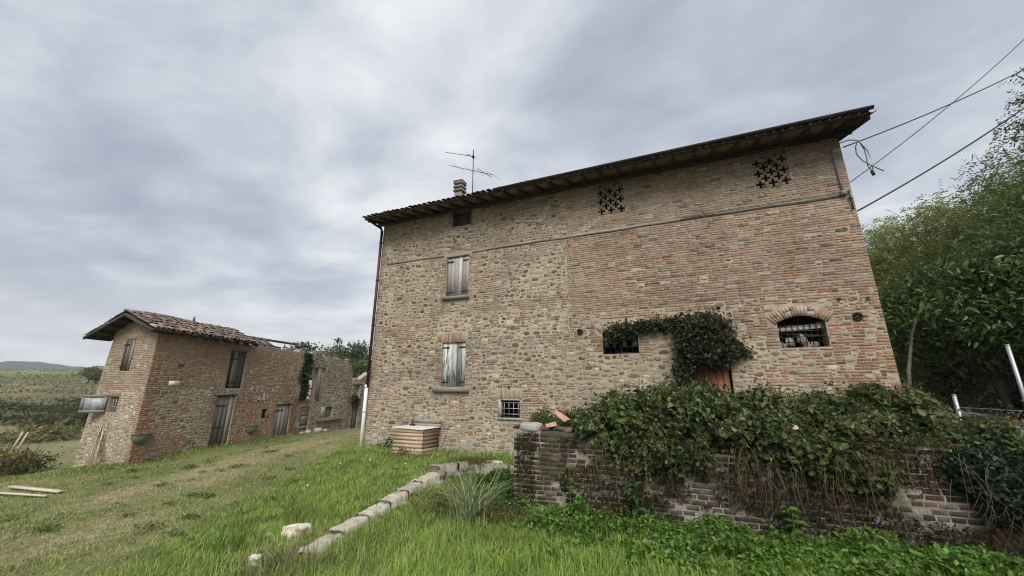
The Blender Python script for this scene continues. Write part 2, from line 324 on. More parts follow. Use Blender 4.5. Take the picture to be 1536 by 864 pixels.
def masonry(u0, u1, v0, v1, topf, openings, sden, bkeep, bcol, scol, seed, course=.067, joint=.016, prot=.009, sizes=None, crack=(), leftf=None, lens=(.245, .275), pj=.003):
    """random rubble and brick courses packed on a 1 cm raster; openings are left clear"""
    rg = np.random.default_rng(seed); S = 100
    W, H = int((u1 - u0) * S) + 1, int((v1 - v0) * S) + 1
    occ = np.zeros((H, W), bool); uu = u0 + (np.arange(W) + .5) / S; vv = v0 + (np.arange(H) + .5) / S
    occ |= vv[:, None] > np.array([topf(a) for a in uu])[None, :]
    if leftf is not None: occ |= uu[None, :] < np.array([leftf(b) for b in vv])[:, None]
    def I(a): return int(round(a * S))
    for (a, b, c, d) in openings: occ[max(0, I(b - v0)):max(0, I(d - v0)), max(0, I(a - u0)):max(0, I(c - u0))] = True
    for pts in crack:
        for (a, b), (c, d) in zip(pts[:-1], pts[1:]):
            for t in np.linspace(0, 1, int(max(abs(c - a), abs(d - b)) * 150) + 2):
                i, j = I(b + (d - b) * t - v0), I(a + (c - a) * t - u0)
                if 0 <= i < H and 0 <= j < W: occ[max(0, i - 1):i + 1, max(0, j):j + 2] = True
    out = []
    area = (u1 - u0) * (v1 - v0)
    for (a, b, dens) in (sizes or ((.12, .060, 10), (.092, .050, 55), (.068, .040, 160), (.048, .031, 190), (.03, .022, 130))):
        for _ in range(int(area * dens)):
            uc, vc = rg.uniform(u0 + .03, u1 - .03), rg.uniform(v0, v1)
            if rg.random() > sden(uc, vc): continue
            s_ = rg.uniform(.8, 1.2); aa_ = a * s_ * rg.uniform(.75, 1.2); bb = b * s_ * rg.uniform(.8, 1.1)
            i0, i1, k0, k1 = I(vc - bb - .006 - v0), I(vc + bb + .006 - v0), I(uc - aa_ - .006 - u0), I(uc + aa_ + .006 - u0)
            if i0 < 0 or k0 < 0 or i1 >= H or k1 >= W or occ[i0:i1 + 1, k0:k1 + 1].any(): continue
            occ[i0:i1 + 1, k0:k1 + 1] = True
            out.append(stone_piece(uc, vc, aa_, bb, rg.uniform(.006, .017), scol(uc, vc, rg), rg))
    nrow = int((v1 - v0) / course)
    for r in range(nrow):
        b = v0 + r * course + rg.normal(0, .0015); i0, i1 = max(0, I(b - v0)), min(H - 1, I(b + course - joint - v0))
        free = ~occ[i0:i1 + 1].any(axis=0); k = 0
        while k < W:
            if not free[k]: k += 1; continue
            e = k
            while e < W and free[e]: e += 1
            p = k + int(rg.uniform(0, 4)) if k > 0 else 0
            first = True
            while p < e - 3:
                ln = (rg.uniform(*lens) if rg.random() < .72 else rg.uniform(.11, .14)) if not (first and r % 2) else .13
                q = min(e, p + I(ln)); first = False
                if e - q < 5: q = e
                a_, c_ = u0 + p / S, u0 + q / S - (.011 if joint < .018 else .017)
                if c_ - a_ > .035 and rg.random() < bkeep((a_ + c_) / 2, b):
                    dv = .02 * (fbm((a_ + c_) / 2, b, 1.5, 3, 2) - .5)
                    out.append(brick_piece(a_, b + dv, c_, b + dv + course - joint + rg.normal(0, .0015), prot + rg.normal(0, pj), bcol((a_ + c_) / 2, b, rg), rg, rg.normal(0, .006)))
                p = q
            k = e
    return out
def soldier(pieces, u0, u1, v0, v1, rg, bcol, n=None, arch=None, prot=.012):
    """upright bricks over an opening, fanned when arch=(centre u, centre v, inner radius, outer radius)"""
    if arch is None:
        n = n or int((u1 - u0) / .066)
        for k in range(n):
            a = u0 + (u1 - u0) * k / n; pieces.append(brick_piece(a, v0, a + (u1 - u0) / n - .012, v1 + rg.normal(0, .004), prot + rg.normal(0, .003), bcol(a, v0, rg), rg))
    else:
        uc, vc, r0, r1, a0, a1 = arch; n = n or int(abs(a1 - a0) * (r0 + r1) / 2 / .068)
        for k in range(n):
            t = a0 + (a1 - a0) * (k + .5) / n; hw = .5 * abs(a1 - a0) / n * .84; spl = rg.random() < .45; rm = rg.uniform(.4, .6)
            for (q0, q1) in (((0, rm - .03), (rm + .03, 1)) if spl else ((0, 1),)):
                ra, rb = r0 + (r1 - r0) * q0, r0 + (r1 - r0) * q1
                b = np.array([(uc + ra * math.cos(t + hw), vc + ra * math.sin(t + hw)), (uc + ra * math.cos(t - hw), vc + ra * math.sin(t - hw)),
                              (uc + rb * math.cos(t - hw), vc + rb * math.sin(t - hw)), (uc + rb * math.cos(t + hw), vc + rb * math.sin(t + hw))])
                p = prot + rg.normal(0, .003)
                A = np.concatenate([np.c_[b, np.full(4, -.03)], np.c_[b, np.full(4, p)]])
                pieces.append(('brick', A, [(i, (i + 1) % 4, 4 + (i + 1) % 4, 4 + i) for i in range(4)] + [(4, 5, 6, 7)], [], bcol(uc, vc, rg), b.mean(0)))
def lay(pieces, fr, parent, n_each=300, bmat=None, smat=None):
    """the largest-showing bricks and stones become objects of their own; the rest is one joined part of each kind"""
    for kind, m, stuff in (('brick', bmat or M_BRICK, 'brickwork'), ('stone', smat or M_STONE, 'stonework')):
        ps = [p for p in pieces if p[0] == kind]
        if not ps: continue
        P3 = fr(np.array([(p[5][0], p[5][1], 0) for p in ps])); ex = np.array([np.ptp(p[1][:, 0]) for p in ps])
        order = np.argsort(np.linalg.norm(P3 - CAM, axis=1) / ex ** .7)
        for i in order[:n_each]:
            p = ps[i]; F = [np.array(p[2])] + ([np.array(p[3])] if p[3] else []); nf = len(p[2]) + len(p[3])
            np_mesh(kind, fr(p[1]), F, m, parent, fcol=np.tile(p[4], (nf, 1)), smooth=(kind == 'stone'))
        if len(order) > n_each:
            mb = MB()
            for i in order[n_each:]: p = ps[i]; mb.add(fr(p[1]), p[2], p[3], tuple(p[4]))
            setp(mb.build(stuff, m, parent, smooth=(kind == 'stone')), kind='stuff')
def wall_panel(name, fr, u0, u1, v0, topf, openings, thick, m, parent, leftf=None, du=None, depth=None, back=True):
    """wall with real openings: front, reveals, back. openings: (u0,v0,u1,v1[,crown])"""
    us = {u0, u1}; vsx = {v0}
    for op in openings: us |= {op[0], op[2]}; vsx |= {op[1], op[3]}
    if du: us |= set(np.arange(u0, u1, du))
    for op in openings:
        if len(op) > 4: us |= set(np.linspace(op[0], op[2], 11)); vsx.add(op[4])
    us = sorted(us); us = [a for i, a in enumerate(us) if i == 0 or a - us[i - 1] > 1e-6]; vsx = sorted(vsx)
    def arc(op, u): h = (op[2] - op[0]) / 2; s_ = op[4] - op[3]; Rr = (h * h + s_ * s_) / (2 * s_); return op[4] - Rr + math.sqrt(max(0, Rr * Rr - (u - (op[0] + op[2]) / 2) ** 2))
    mb = MB()
    for a, b in zip(us[:-1], us[1:]):
        ta, tb = topf(a), topf(b); lim = max(ta, tb); mid = (a + b) / 2
        vs_ = [x for x in vsx if x < min(ta, tb) - .02] + [None]
        for k in range(len(vs_) - 1):
            c0 = vs_[k]; c1 = vs_[k + 1]; vm = (c0 + (c1 if c1 is not None else lim)) / 2
            if any(op[0] - 1e-6 < mid < op[2] + 1e-6 and op[1] - 1e-6 < vm < op[3] + 1e-6 for op in openings): continue
            d0a = d0b = c0; d1a = c1 if c1 is not None else ta; d1b = c1 if c1 is not None else tb
            for op in openings:
                if len(op) > 4 and op[0] - 1e-6 < mid < op[2] + 1e-6 and abs(op[3] - c0) < 1e-6: d0a, d0b = arc(op, a), arc(op, b)
            la = min(b, max(a, leftf(d0a))) if leftf else a; lb = min(b, max(a, leftf(d1a))) if leftf else a
            mb.add(fr([(la, d0a, 0), (b, d0b, 0), (b, d1b, 0), (lb, d1a, 0)]), [(0, 1, 2, 3)])
            if back: mb.add(fr([(la, d0a, -thick), (b, d0b, -thick), (b, d1b, -thick), (lb, d1a, -thick)]), [(3, 2, 1, 0)])
        if not (leftf and leftf(ta) > a): mb.add(fr([(a, ta, 0), (b, tb, 0), (b, tb, -thick), (a, ta, -thick)]), [(0, 1, 2, 3)])
    for u_ in ((u1,) if leftf else (u0, u1)): mb.add(fr([(u_, v0, 0), (u_, v0, -thick), (u_, topf(u_), -thick), (u_, topf(u_), 0)]), [(0, 1, 2, 3)])
    for op in openings:
        a, c, b, d = op[:4]; t = depth or thick
        loop = [(a, c), (b, c), (b, d)]
        if len(op) > 4: loop += [(u_, arc(op, u_)) for u_ in np.linspace(b, a, 11)[1:-1]]
        loop += [(a, d)]
        for p, q in zip(loop, loop[1:] + loop[:1]):
            mb.add(fr([(p[0], p[1], 0), (q[0], q[1], 0), (q[0], q[1], -t), (p[0], p[1], -t)]), [(3, 2, 1, 0)])
    return mb.build(name, m, parent)
def planks(fr, parent, u0, u1, v0, v1, n, cols, n0=-.06, th=.028, m=None, name='plank', rough=.012, cut=0, rg=None):
    rg = rg or rng; e = np.linspace(u0, u1, n + 1); e[1:-1] += rg.normal(0, .006, n - 1)
    for a, b in zip(e[:-1], e[1:]):
        c = np.array(cols[rg.integers(len(cols))]) * rg.uniform(.8, 1.2); mb = MB(); j = rg.normal(0, rough, 4); z = n0 + rg.normal(0, .006)
        A = np.array([(a + .004, v0 + j[0] + cut * rg.random(), z), (b - .004, v0 + j[1], z), (b - .004, v1 + j[2] - cut * rg.random(), z), (a + .004, v1 + j[3], z)])
        Bk = A.copy(); Bk[:, 2] -= th
        mb.add(fr(np.concatenate([Bk, A])), [(4, 5, 6, 7), (3, 2, 1, 0), (0, 1, 5, 4), (1, 2, 6, 5), (2, 3, 7, 6), (3, 0, 4, 7)], c=tuple(c))
        mb.build(name, m or M_WOOD, parent)
GREYW = [(.20, .18, .16), (.26, .24, .22), (.16, .14, .125), (.30, .285, .265)]
def straps(fr, parent, u0, u1, vs_, n=-.04, name='hinge'):
    for v in vs_:
        mb = MB(); fbox(mb, fr, u0, v - .016, n - .02, u1, v + .016, n + .012); mb.build(name, M_IRON, parent)
def bars(fr, parent, us, v0, v1, vs_, u0, u1, n, r, m, name='bar', topf=None):
    for u_ in us:
        mb = MB(); t = topf(u_) if topf else v1; mb.tube(fr([(u_, v0, n), (u_, (v0 + t) / 2, n), (u_, t, n)]), r, 6); mb.build(name, m, parent)
    for v in vs_:
        mb = MB(); mb.tube(fr([(u0, v, n + r * 1.5), ((u0 + u1) / 2, v, n + r * 1.5), (u1, v, n + r * 1.5)]), r, 6); mb.build(name, m, parent)

SHEETS = []
# ================================================================== FARMHOUSE
WD, HT, DEP = 14.46, 8.42, 9.0
fr = Frame((0, 0, 0), (1, 0, 0))
farm = thing('farmhouse', 'tall three-storey brick and rubble stone farmhouse with low tiled roof and shuttered windows', 'farmhouse', (WD / 2, DEP / 2, 0))
OP = {'attic': (3.12, 7.56, 3.88, 8.16), 'up': (2.96, 5.0, 3.85, 6.42), 'mid': (2.93, 2.0, 3.82, 3.42), 'cellar': (5.01, 1.10, 5.69, 1.62),
      'arch_l': (8.21, 2.85, 9.17, 3.45, 3.58), 'door': (10.2, 1.0, 11.3, 3.42, 3.62), 'arch_r': (12.42, 2.85, 13.38, 3.44, 3.60),
      'gel1': (8.31, 7.06, 9.11, 8.10), 'gel2': (12.51, 7.06, 13.31, 8.10)}
wall = wall_panel('wall', fr, 0, WD, -.6, lambda u: HT, list(OP.values()), .4, M_MORTAR, farm)
mb = MB()     # side and back walls, inner rooms kept dark by floors and partitions
mb.add([(0, .4, -.6), (0, DEP, -.6), (0, DEP, HT), (0, .4, HT)], [(0, 1, 2, 3)]); mb.add([(WD, .4, -.6), (WD, DEP, -.6), (WD, DEP, HT), (WD, .4, HT)], [(3, 2, 1, 0)])
mb.add([(0, DEP, -.6), (WD, DEP, -.6), (WD, DEP, HT), (0, DEP, HT)], [(3, 2, 1, 0)]); mb.build('outer_wall', M_MORTAR, farm)
mb = MB()
for z in (-.2, 1.0, 4.3, 6.9): mb.add([(.1, .41, z), (WD - .1, .41, z), (WD - .1, DEP - .1, z), (.1, DEP - .1, z)], [(0, 1, 2, 3)])
mb.add([(.1, 3.4, -.2), (WD - .1, 3.4, -.2), (WD - .1, 3.4, HT), (.1, 3.4, HT)], [(0, 1, 2, 3)])
for xx in (.12, 4.6, 7.0, 9.7, 11.9, WD - .12): mb.add([(xx, .41, -.2), (xx, 3.4, -.2), (xx, 3.4, HT), (xx, .41, HT)], [(0, 1, 2, 3)])
mb.build('inner_partition', M_DARK, farm)
CRACK = [[(8.33, 7.0), (8.05, 6.8), (7.62, 6.62), (7.25, 6.5)], [(7.25, 6.45), (7.18, 6.2), (7.30, 5.9), (7.22, 5.5), (7.38, 5.2), (7.24, 4.8), (7.30, 4.4), (7.2, 3.9), (7.26, 3.4), (7.12, 2.9), (7.2, 2.5)]]
CRACK = [[(a + rng.normal(0, .03), b) for a, b in c] for c in CRACK]
def sden(u, v):
    n_ = fbm(u * .6, v * 1.6, .9, 21, 3); m = fbm(u, v * 3.2, 1.2, 25, 2)
    d = 0.
    if u < 7.25:
        if u < .28 + .12 * ((int(v / .2)) % 2): return .06
        for o in ('up', 'mid', 'cellar'):
            a, b, c, e = OP[o][:4]; ex = .32 if int(v / .14) % 2 else .5
            if a - ex * .8 < u < c + ex * 1.0 and b - .1 < v < e + .3: return .04
        if v > 6.55: d = .24
        elif v > 4.0: d = .62 if u > 4.2 else .45
        else: d = .92 if u > 4.0 else .8
        if abs(v - 4.42 - .02 * u) < .09 or abs(v - .93) < .06 or abs(v - 3.78) < .05 and u < 4.5: d *= .1
        d *= .10 + 1.15 * sstep(.36, .56, n_)
        if m > .62: d *= .35
    else:
        if v > 4.05 + .25 * (n_ - .5): return .0015
        if u > 13.5 - .12 * ((int(v / .13)) % 3): return .05
        if v > 2.9: d = .42
        else: d = .75
        a, b, c, e = OP['arch_r'][:4]
        if (a - .35 < u < c + .4) and b - .2 < v: return .04
        a, b, c, e = OP['arch_l'][:4]
        if (a - .3 < u < c + .3) and b - .2 < v: d *= .3
        d *= .10 + 1.1 * sstep(.38, .58, n_)
        if m > .6: d *= .35
    return d
def bkeep(u, v):
    s_ = sden(u, v)
    if s_ < .1: return .988
    return .90 if s_ < .35 else .78
def bcol(u, v, rg):
    c = BRICKS[rg.integers(len(BRICKS))] * rg.uniform(.84, 1.14)
    g = fbm(u, v, 1.1, 41, 3)
    if v > 6.5 or (u < 7.2): c = c * .72 + np.array([.27, .225, .18]) * .28
    if v < 4.2 and u > 7.2: c = c * np.array([1.05, .99, .93])
    if u > 13.5 and v < 3.4 and rg.random() < .6: c = np.array([.36, .19, .115]) * rg.uniform(.75, 1.15)
    if rg.random() < .05: c = c * .5
    if rg.random() < .05 and v < 7: c = np.array([.36, .20, .125]) * rg.uniform(.8, 1.05)
    c = c * (.74 + .34 * g); return c
def scol(u, v, rg):
    w_ = np.array([1.3, 1.5, 1.6, 1.2, 1.0, .9, .7, 1.3, .8, 1.0])
    if v < .8: w_ = np.array([.4, .6, 1, 1, 1, 2, .5, 1.6, .3, 1.4])
    elif v < 2 or u > 7.2: w_ = np.array([.7, 1, 1.3, 1.6, 1.9, 1.1, .8, 1, .4, 1.3])
    return STONES[rg.choice(10, p=w_ / w_.sum())] * rg.uniform(.8, 1.22)
rg0 = np.random.default_rng(5)
res = [o[:4] if len(o) == 4 else (o[0], o[1], o[2], o[4]) for o in OP.values()]
res += [(2.88, 6.42, 3.93, 6.60), (2.86, 3.42, 3.9, 3.74), (4.93, 1.62, 5.76, 1.92), (2.64, 1.80, 4.02, 2.0), (2.82, 4.83, 3.93, 5.0), (4.94, 1.02, 5.78, 1.10)]
res += [(8.02, 3.42, 9.36, 3.84), (10.0, 3.42, 11.5, 3.86), (12.23, 3.42, 13.57, 3.86), (.25, 6.46, WD, 6.545), (0, 8.3, WD, 8.6)]
pcs = masonry(0, WD, -.3, 8.32, lambda u: 8.32, res, sden, bkeep, bcol, scol, 3, crack=CRACK)
lint = lambda u, v, rg: np.array([.29, .19, .135]) * rg.uniform(.75, 1.2) if rg.random() < .7 else np.array([.36, .30, .24])
soldier(pcs, 2.88, 3.93, 6.425, 6.455, rg0, lint); soldier(pcs, 2.86, 3.90, 3.43, 3.73, rg0, lint, 15); soldier(pcs, 4.93, 5.76, 1.63, 1.91, rg0, lint, 12)
def archspec(op, th=.24):
    a, _, c, s_, k = op; h = (c - a) / 2; q = k - s_; Rr = (h * h + q * q) / (2 * q); al = math.asin(h / Rr) * 1.10
    return ((a + c) / 2, k - Rr, Rr + .006, Rr + th, math.pi / 2 + al, math.pi / 2 - al)
for k in ('arch_l', 'door', 'arch_r'): soldier(pcs, 0, 0, 0, 0, rg0, lint if k == 'arch_r' else (lambda u, v, rg: np.array([.34, .28, .21]) * rg.uniform(.8, 1.15)), arch=archspec(OP[k]))
def small_infill(u0, u1, v0, v1, arch):     # bricks between the fanned arch and the courses above it
    uc, vc, r0, r1 = arch[:4]
    for r in range(int((v1 - v0) / .066)):
        b = v0 + r * .066; a = u0
        while a < u1 - .05:
            l_ = min(rg0.uniform(.12, .26), u1 - a)
            if all(math.hypot(q - uc, t - vc) > r1 + .012 and not (abs(q - uc) < arch[2] * .1 and t < vc) for q in (a, a + l_) for t in (b, b + .05)):
                pcs.append(brick_piece(a, b, a + l_ - .012, b + .052, .008 + rg0.normal(0, .003), bcol(a, b, rg0), rg0))
            a += l_
for k, (a, c) in {'arch_l': (8.02, 9.36), 'door': (10.0, 11.5), 'arch_r': (12.23, 13.57)}.items():
    sp = archspec(OP[k]); small_infill(a, OP[k][0] - .21, 3.43, 3.84, sp); small_infill(OP[k][2] + .21, c, 3.43, 3.84, sp); small_infill(OP[k][0] - .2, OP[k][2] + .2, 3.62, 3.84, sp)
# honeycomb ventilation panels: brick cells left between staggered crosses
for key in ('gel1', 'gel2'):
    a, b, c, d = OP[key]; cu, cv = (c - a) / 11, (d - b) / 13
    hole = set()
    for k in range(5):
        for j in ((1, 5, 9) if k % 2 == 0 else (3, 7, 11)):
            i = 1 + 2 * k; hole |= {(i, j), (i - 1, j), (i + 1, j), (i, j - 1), (i, j + 1)} if j < 11 else {(i, j)}
    for i in range(11):
        for j in range(13):
            if (i, j) in hole: continue
            e = .13; u_, v_ = a + i * cu, b + j * cv; cc = bcol(u_, v_, rg0) * .95; mb = MB(); p = -.004 + rg0.normal(0, .004)
            fbox(mb, fr, max(a, u_ - cu * e), max(b, v_ - cv * e), -.075 + rg0.normal(0, .006), min(c, u_ + cu * (1 + e)), min(d, v_ + cv * (1 + e)), p, tuple(cc)); mb.build('lattice_brick', M_BRICK, farm)
lay(pcs, fr, wall)
for c in CRACK:
    mb = MB()
    P_ = [c[0]]
    for p, q in zip(c[:-1], c[1:]):
        for t in np.linspace(.2, 1, 5): P_.append((p[0] + (q[0] - p[0]) * t + rng.normal(0, .012), p[1] + (q[1] - p[1]) * t))
    for p, q in zip(P_[:-1], P_[1:]):
        w_ = .003 + .006 * rng.random(); mb.add(fr([(p[0] - w_, p[1], .0025), (p[0] + w_, p[1], .0025), (q[0] + w_, q[1], .0025), (q[0] - w_, q[1], .0025)]), [(0, 1, 2, 3)], c=(.02, .018, .015))
    mb.build('crack', M_DARK, wall)  # flat dark strip on the wall, painted for the shaded gap
# string course: cement-smeared ledge
LEDGE = mat('ledge_cement', (.115, .103, .09), vary=.3, vscale=5, bump=.8, bscale=40, bdist=.01)
mb = MB(); E_ = np.concatenate([np.linspace(.3, 2.84, 17), np.linspace(3.97, 14.25, 70)])
for a, b in zip(E_[:-1], E_[1:]):
    if 2.84 < (a + b) / 2 < 3.97: mb.build('string_course', LEDGE, wall); mb = MB(); continue
    h0 = lambda q: 6.474 + .008 * math.sin(q * 1.3) + .006 * math.sin(q * 4.1); j = lambda q: .018 + .006 * math.sin(q * 2.3 + 1)
    mb.add(fr([(a, h0(a), -.01), (b, h0(b), -.01), (b, h0(b), j(b)), (a, h0(a), j(a)), (a, h0(a) + .05, -.01), (b, h0(b) + .05, -.01), (b, h0(b) + .05, j(b)), (a, h0(a) + .05, j(a))]), [(0, 1, 2, 3), (3, 2, 6, 7), (7, 6, 5, 4)])
mb.build('string_course', LEDGE, wall)
for (a, c, h0_) in ((.12, 1.72, .52), (3.1, 7.42, .42)):
    E_ = np.linspace(a, c, int((c - a) / .06)); T_ = [h0_ * (.05 + 1.3 * fbm(q * 2.2, 3., .5, 330, 4)) for q in E_]; mb = MB()
    for q0, q1, t0, t1 in zip(E_[:-1], E_[1:], T_[:-1], T_[1:]): mb.add(fr([(q0, -.3, 0.0075), (q1, -.3, 0.0075), (q1, t1, 0.0075), (q0, t0, 0.0075)]), [(0, 1, 2, 3)])
    mb.build('render_patch', mat('base_render', (.37, .355, .315), vary=.25, vscale=6, bump=.8, bscale=30, bdist=.02, tint=(.25, .23, .19), tintamt=.6, tintscale=3, fine=.15), wall)
# shuttered windows
def shut(op, cols, m, n, hinge=True):
    a, b, c, d = op[:4]
    wn = bpy.data.objects.new('window', None); col.objects.link(wn); wn.parent = farm
    planks(fr, wn, a + .01, c - .01, b + .01, d - .01, n, cols, -.05, .03, m, cut=.03)
    mb = MB(); fbox(mb, fr, a, b, -.12, c, d, -.10, (.03, .03, .03)); mb.build('backing_board', M_DARK, wn)
    straps(fr, wn, a - .04, a + .26, (b + .14, d - .16)); straps(fr, wn, c - .26, c + .05, (b + .14, d - .16))
    return wn
w1 = shut(OP['up'], [(.33, .305, .285), (.40, .38, .36), (.25, .23, .21), (.46, .445, .43)], M_WOOD, 6); setp(w1, 'closed shutters of bare grey boards')
w2 = shut(OP['mid'], [(.40, .47, .47), (.46, .52, .51), (.19, .17, .155), (.42, .47, .45)], M_PAINTW, 5); setp(w2, 'closed shutters with flaking pale blue paint')
for (a, c, z) in ((2.68, 4.0, 1.83), (2.86, 3.91, 4.86)):
    mb = MB(); fbox(mb, fr, a, z, -.08, c, z + .12, .10, (.19, .18, .165), jit=.004); mb.build('sill', M_WOODH, farm)
a, b, c, d = OP['attic']
wn = bpy.data.objects.new('window', None); col.objects.link(wn); wn.parent = farm; setp(wn, 'dark attic opening closed with old boards')
planks(fr, wn, a + .05, c - .05, b, d, 5, [(.07, .06, .055), (.05, .045, .04)], -.16)
mb = MB(); fbox(mb, fr, a - .03, b, -.12, a + .04, d, .012, (.13, .12, .11)); fbox(mb, fr, c - .04, b, -.12, c + .02, d, .012, (.13, .12, .11)); mb.build('frame', M_WOOD, wn)
# cellar window with bars
a, b, c, d = OP['cellar']; wn = bpy.data.objects.new('window', None); col.objects.link(wn); wn.parent = farm; setp(wn, 'small barred cellar opening with cement frame')
mb = MB(); fbox(mb, fr, a - .01, b, -.25, a + .07, d, .02); fbox(mb, fr, a - .03, b - .07, -.2, c + .06, b, .03); fbox(mb, fr, a, d - .03, -.25, c, d + .004, .017); mb.build('frame', M_CONC, wn)
bars(fr, wn, np.linspace(a + .16, c - .07, 4), b, d, np.linspace(b + .1, d - .1, 3), a + .04, c, -.06, .011, M_GALV)
# arched windows
def arch_top(op):
    h = (op[2] - op[0]) / 2; q = op[4] - op[3]; Rr = (h * h + q * q) / (2 * q); m_ = (op[0] + op[2]) / 2
    return lambda u: op[4] - Rr + math.sqrt(max(0, Rr * Rr - (u - m_) ** 2)) - .005
op = OP['arch_l']; wn = bpy.data.objects.new('window', None); col.objects.link(wn); wn.parent = farm; setp(wn, 'arched steel window with broken lower panes, half under ivy')
us = np.linspace(op[0] + .02, op[2] - .02, 7); bars(fr, wn, us, op[1], 0, np.array([2.88, 3.04, 3.22, 3.42]), op[0], op[2], -.10, .013, M_IRON, 'glazing_bar', arch_top(op))
mb = MB(); fbox(mb, fr, (op[0] + op[2]) / 2 - .03, op[1], -.14, (op[0] + op[2]) / 2 + .03, 3.58, -.085); mb.build('mullion', M_IRON, wn)
for i in range(6):
    for (v0_, v1_) in ((3.05, 3.21), (3.23, 3.41), (3.43, 3.5)):
        if v0_ < 3.1 and i in (1, 2, 4): continue
        mb = MB(); fbox(mb, fr, us[i] + .012, v0_, -.108, us[i + 1] - .012, min(v1_, arch_top(op)((us[i] + us[i + 1]) / 2) - .02), -.102); mb.build('pane', M_GLASS, wn)
op = OP['arch_r']; wn = bpy.data.objects.new('window', None); col.objects.link(wn); wn.parent = farm; setp(wn, 'arched opening with rusty bar grille and a pale board inside')
bars(fr, wn, np.linspace(op[0] + .06, op[2] - .05, 8), op[1], 0, np.array([2.98, 3.1, 3.24, 3.38]), op[0], op[2], -.06, .010, M_IRON, 'bar', arch_top(op))
mb = MB(); mb.beam((op[0] + .02, .095, 3.29), (op[2] - .02, .095, 3.36), .02, .12, (.55, .51, .45)); mb.build('board', M_WOODH, wn)
mb = MB(); mb.beam((op[0] + .05, .16, 3.22), (op[2] - .1, .16, 3.12), .02, .03, (.1, .09, .08)); mb.build('brace', M_WOODH, wn)
for k, (u_, z_, sx_, sz_, lb) in enumerate(((12.52, 2.93, .09, .07, 'leftmost'), (12.66, 3.02, .08, .10, 'second from the left'), (12.9, 3.06, .09, .12, 'tallest, in the middle'), (13.0, 2.92, .08, .06, 'low one right of the middle'), (13.16, 2.93, .07, .06, 'rightmost'))):
    SHEETS.append((u_, z_, sx_, sz_, lb))
# doorway
op = OP['door']; dn = bpy.data.objects.new('door', None); col.objects.link(dn); dn.parent = farm; setp(dn, 'reddish-brown plank door half buried in ivy')
planks(fr, dn, op[0] + .04, op[2] - .04, op[1], 2.42, 7, [(.30, .135, .075), (.25, .115, .065), (.34, .17, .10)], -.14, .035)
mb = MB(); fbox(mb, fr, op[0], 2.42, -.2, op[2], 2.50, -.1, (.2, .09, .05)); mb.build('rail', M_WOODH, dn)
bars(fr, dn, np.linspace(op[0] + .1, op[2] - .1, 6), 2.5, 0, [3.0], op[0], op[2], -.12, .012, M_IRON, 'bar', arch_top(op))
# fittings on the wall
def ring(u, v, r=.07):
    mb = MB(); an = np.linspace(0, 2 * math.pi, 15); mb.tube(fr(np.stack([u + r * np.cos(an), v + r * .95 * np.sin(an), np.full(15, .03)], -1)), .022, 6, cap=False); mb.tube(fr([(u, v, 0), (u, v, .01), (u, v, .02)]), r * .8, 10)
    return mb.build('flue_ring', M_IRON, farm)
ring(7.58, 3.52); ring(13.99, 3.5, .085)
mb = MB(); mb.tube(fr([(14.38, 6.62, .05), (14.385, 6.35, .055), (14.39, 6.1, .05)]), .016, 6); mb.tube(fr([(14.33, 6.40, .03), (14.385, 6.4, .045), (14.44, 6.4, .03)]), .012, 6); mb.build('wall_anchor', M_IRON, farm)
mb = MB(); mb.tube(fr([(14.25, 7.84, .05), (14.26, 7.4, .05), (14.27, 6.9, .05), (14.27, 6.56, .05)]), .022, 8); mb.tube(fr([(14.30, 6.56, .05), (13.4, 6.558, .055), (12.4, 6.555, .05), (10.6, 6.552, .05)]), .016, 8)
fbox(mb, fr, 14.22, 6.5, .01, 14.34, 6.62, .09); mb.build('conduit', M_CABLE2, farm)
for (u_, v_) in ((4.12, 4.92), (2.62, 4.9), (2.55, 1.96), (4.18, 1.97), (5.36, 1.98), (13.72, 3.93), (14.25, 3.9)):
    mb = MB(); k = 9; an = np.arange(k) * 2 * math.pi / k; mb.add(fr(np.stack([u_ + .045 * np.cos(an) * rng.uniform(.7, 1.2, k), v_ + .04 * np.sin(an) * rng.uniform(.7, 1.2, k), np.full(k, .034)], -1)), T=[(0, i, i + 1) for i in range(1, k - 1)])
    mb.build('putlog_hole', M_DARK, wall)
# roof
OV, EZ, SL = .85, 8.10, .30       # overhang, underside of tiles at the eave, slope
RX0, RX1 = -.24, 14.83
def rz(y): return EZ + (y + OV) * SL
roof = bpy.data.objects.new('roof', None); col.objects.link(roof); roof.parent = farm
mb = MB(); mb.add([(RX0, -OV, rz(-OV)), (RX1, -OV, rz(-OV)), (RX1, 4.5, rz(4.5)), (RX0, 4.5, rz(4.5)), (RX0, 9.8, rz(4.5) - 5.3 * SL), (RX1, 9.8, rz(4.5) - 5.3 * SL)], [(0, 1, 2, 3), (3, 2, 5, 4)])
mb.add([(RX0, -OV, rz(-OV) - .025), (RX1, -OV, rz(-OV) - .025), (RX1, 4.5, rz(4.5) - .025), (RX0, 4.5, rz(4.5) - .025)], [(3, 2, 1, 0)]); mb.build('deck', mat('roof_boards', (.24, .17, .105), vary=.3, vscale=5, bump=.3), roof)
for gx in (0.2, WD - .2):
    pass
mb = MB(); mb.add([(0, .2, HT - .02), (0, 4.5, HT - .02), (0, 4.5, rz(4.5) - .05), (0, DEP, HT)], [(0, 1, 2, 3)]); mb.add([(WD, .2, HT - .02), (WD, 4.5, HT - .02), (WD, 4.5, rz(4.5) - .05), (WD, DEP, HT)], [(3, 2, 1, 0)]); mb.build('gable_infill', M_MORTAR, farm)
for k in range(30):
    xx = RX0 + .18 + k * (RX1 - RX0 - .4) / 29 + rng.normal(0, .02); mb = MB(); y0 = -OV + .03 + rng.uniform(0, .05)
    mb.beam((xx, y0, rz(y0) - .075), (xx, .35, rz(.35) - .075), .085, .10, (.055, .042, .032), jit=.004); mb.build('rafter', M_WOOD, roof)
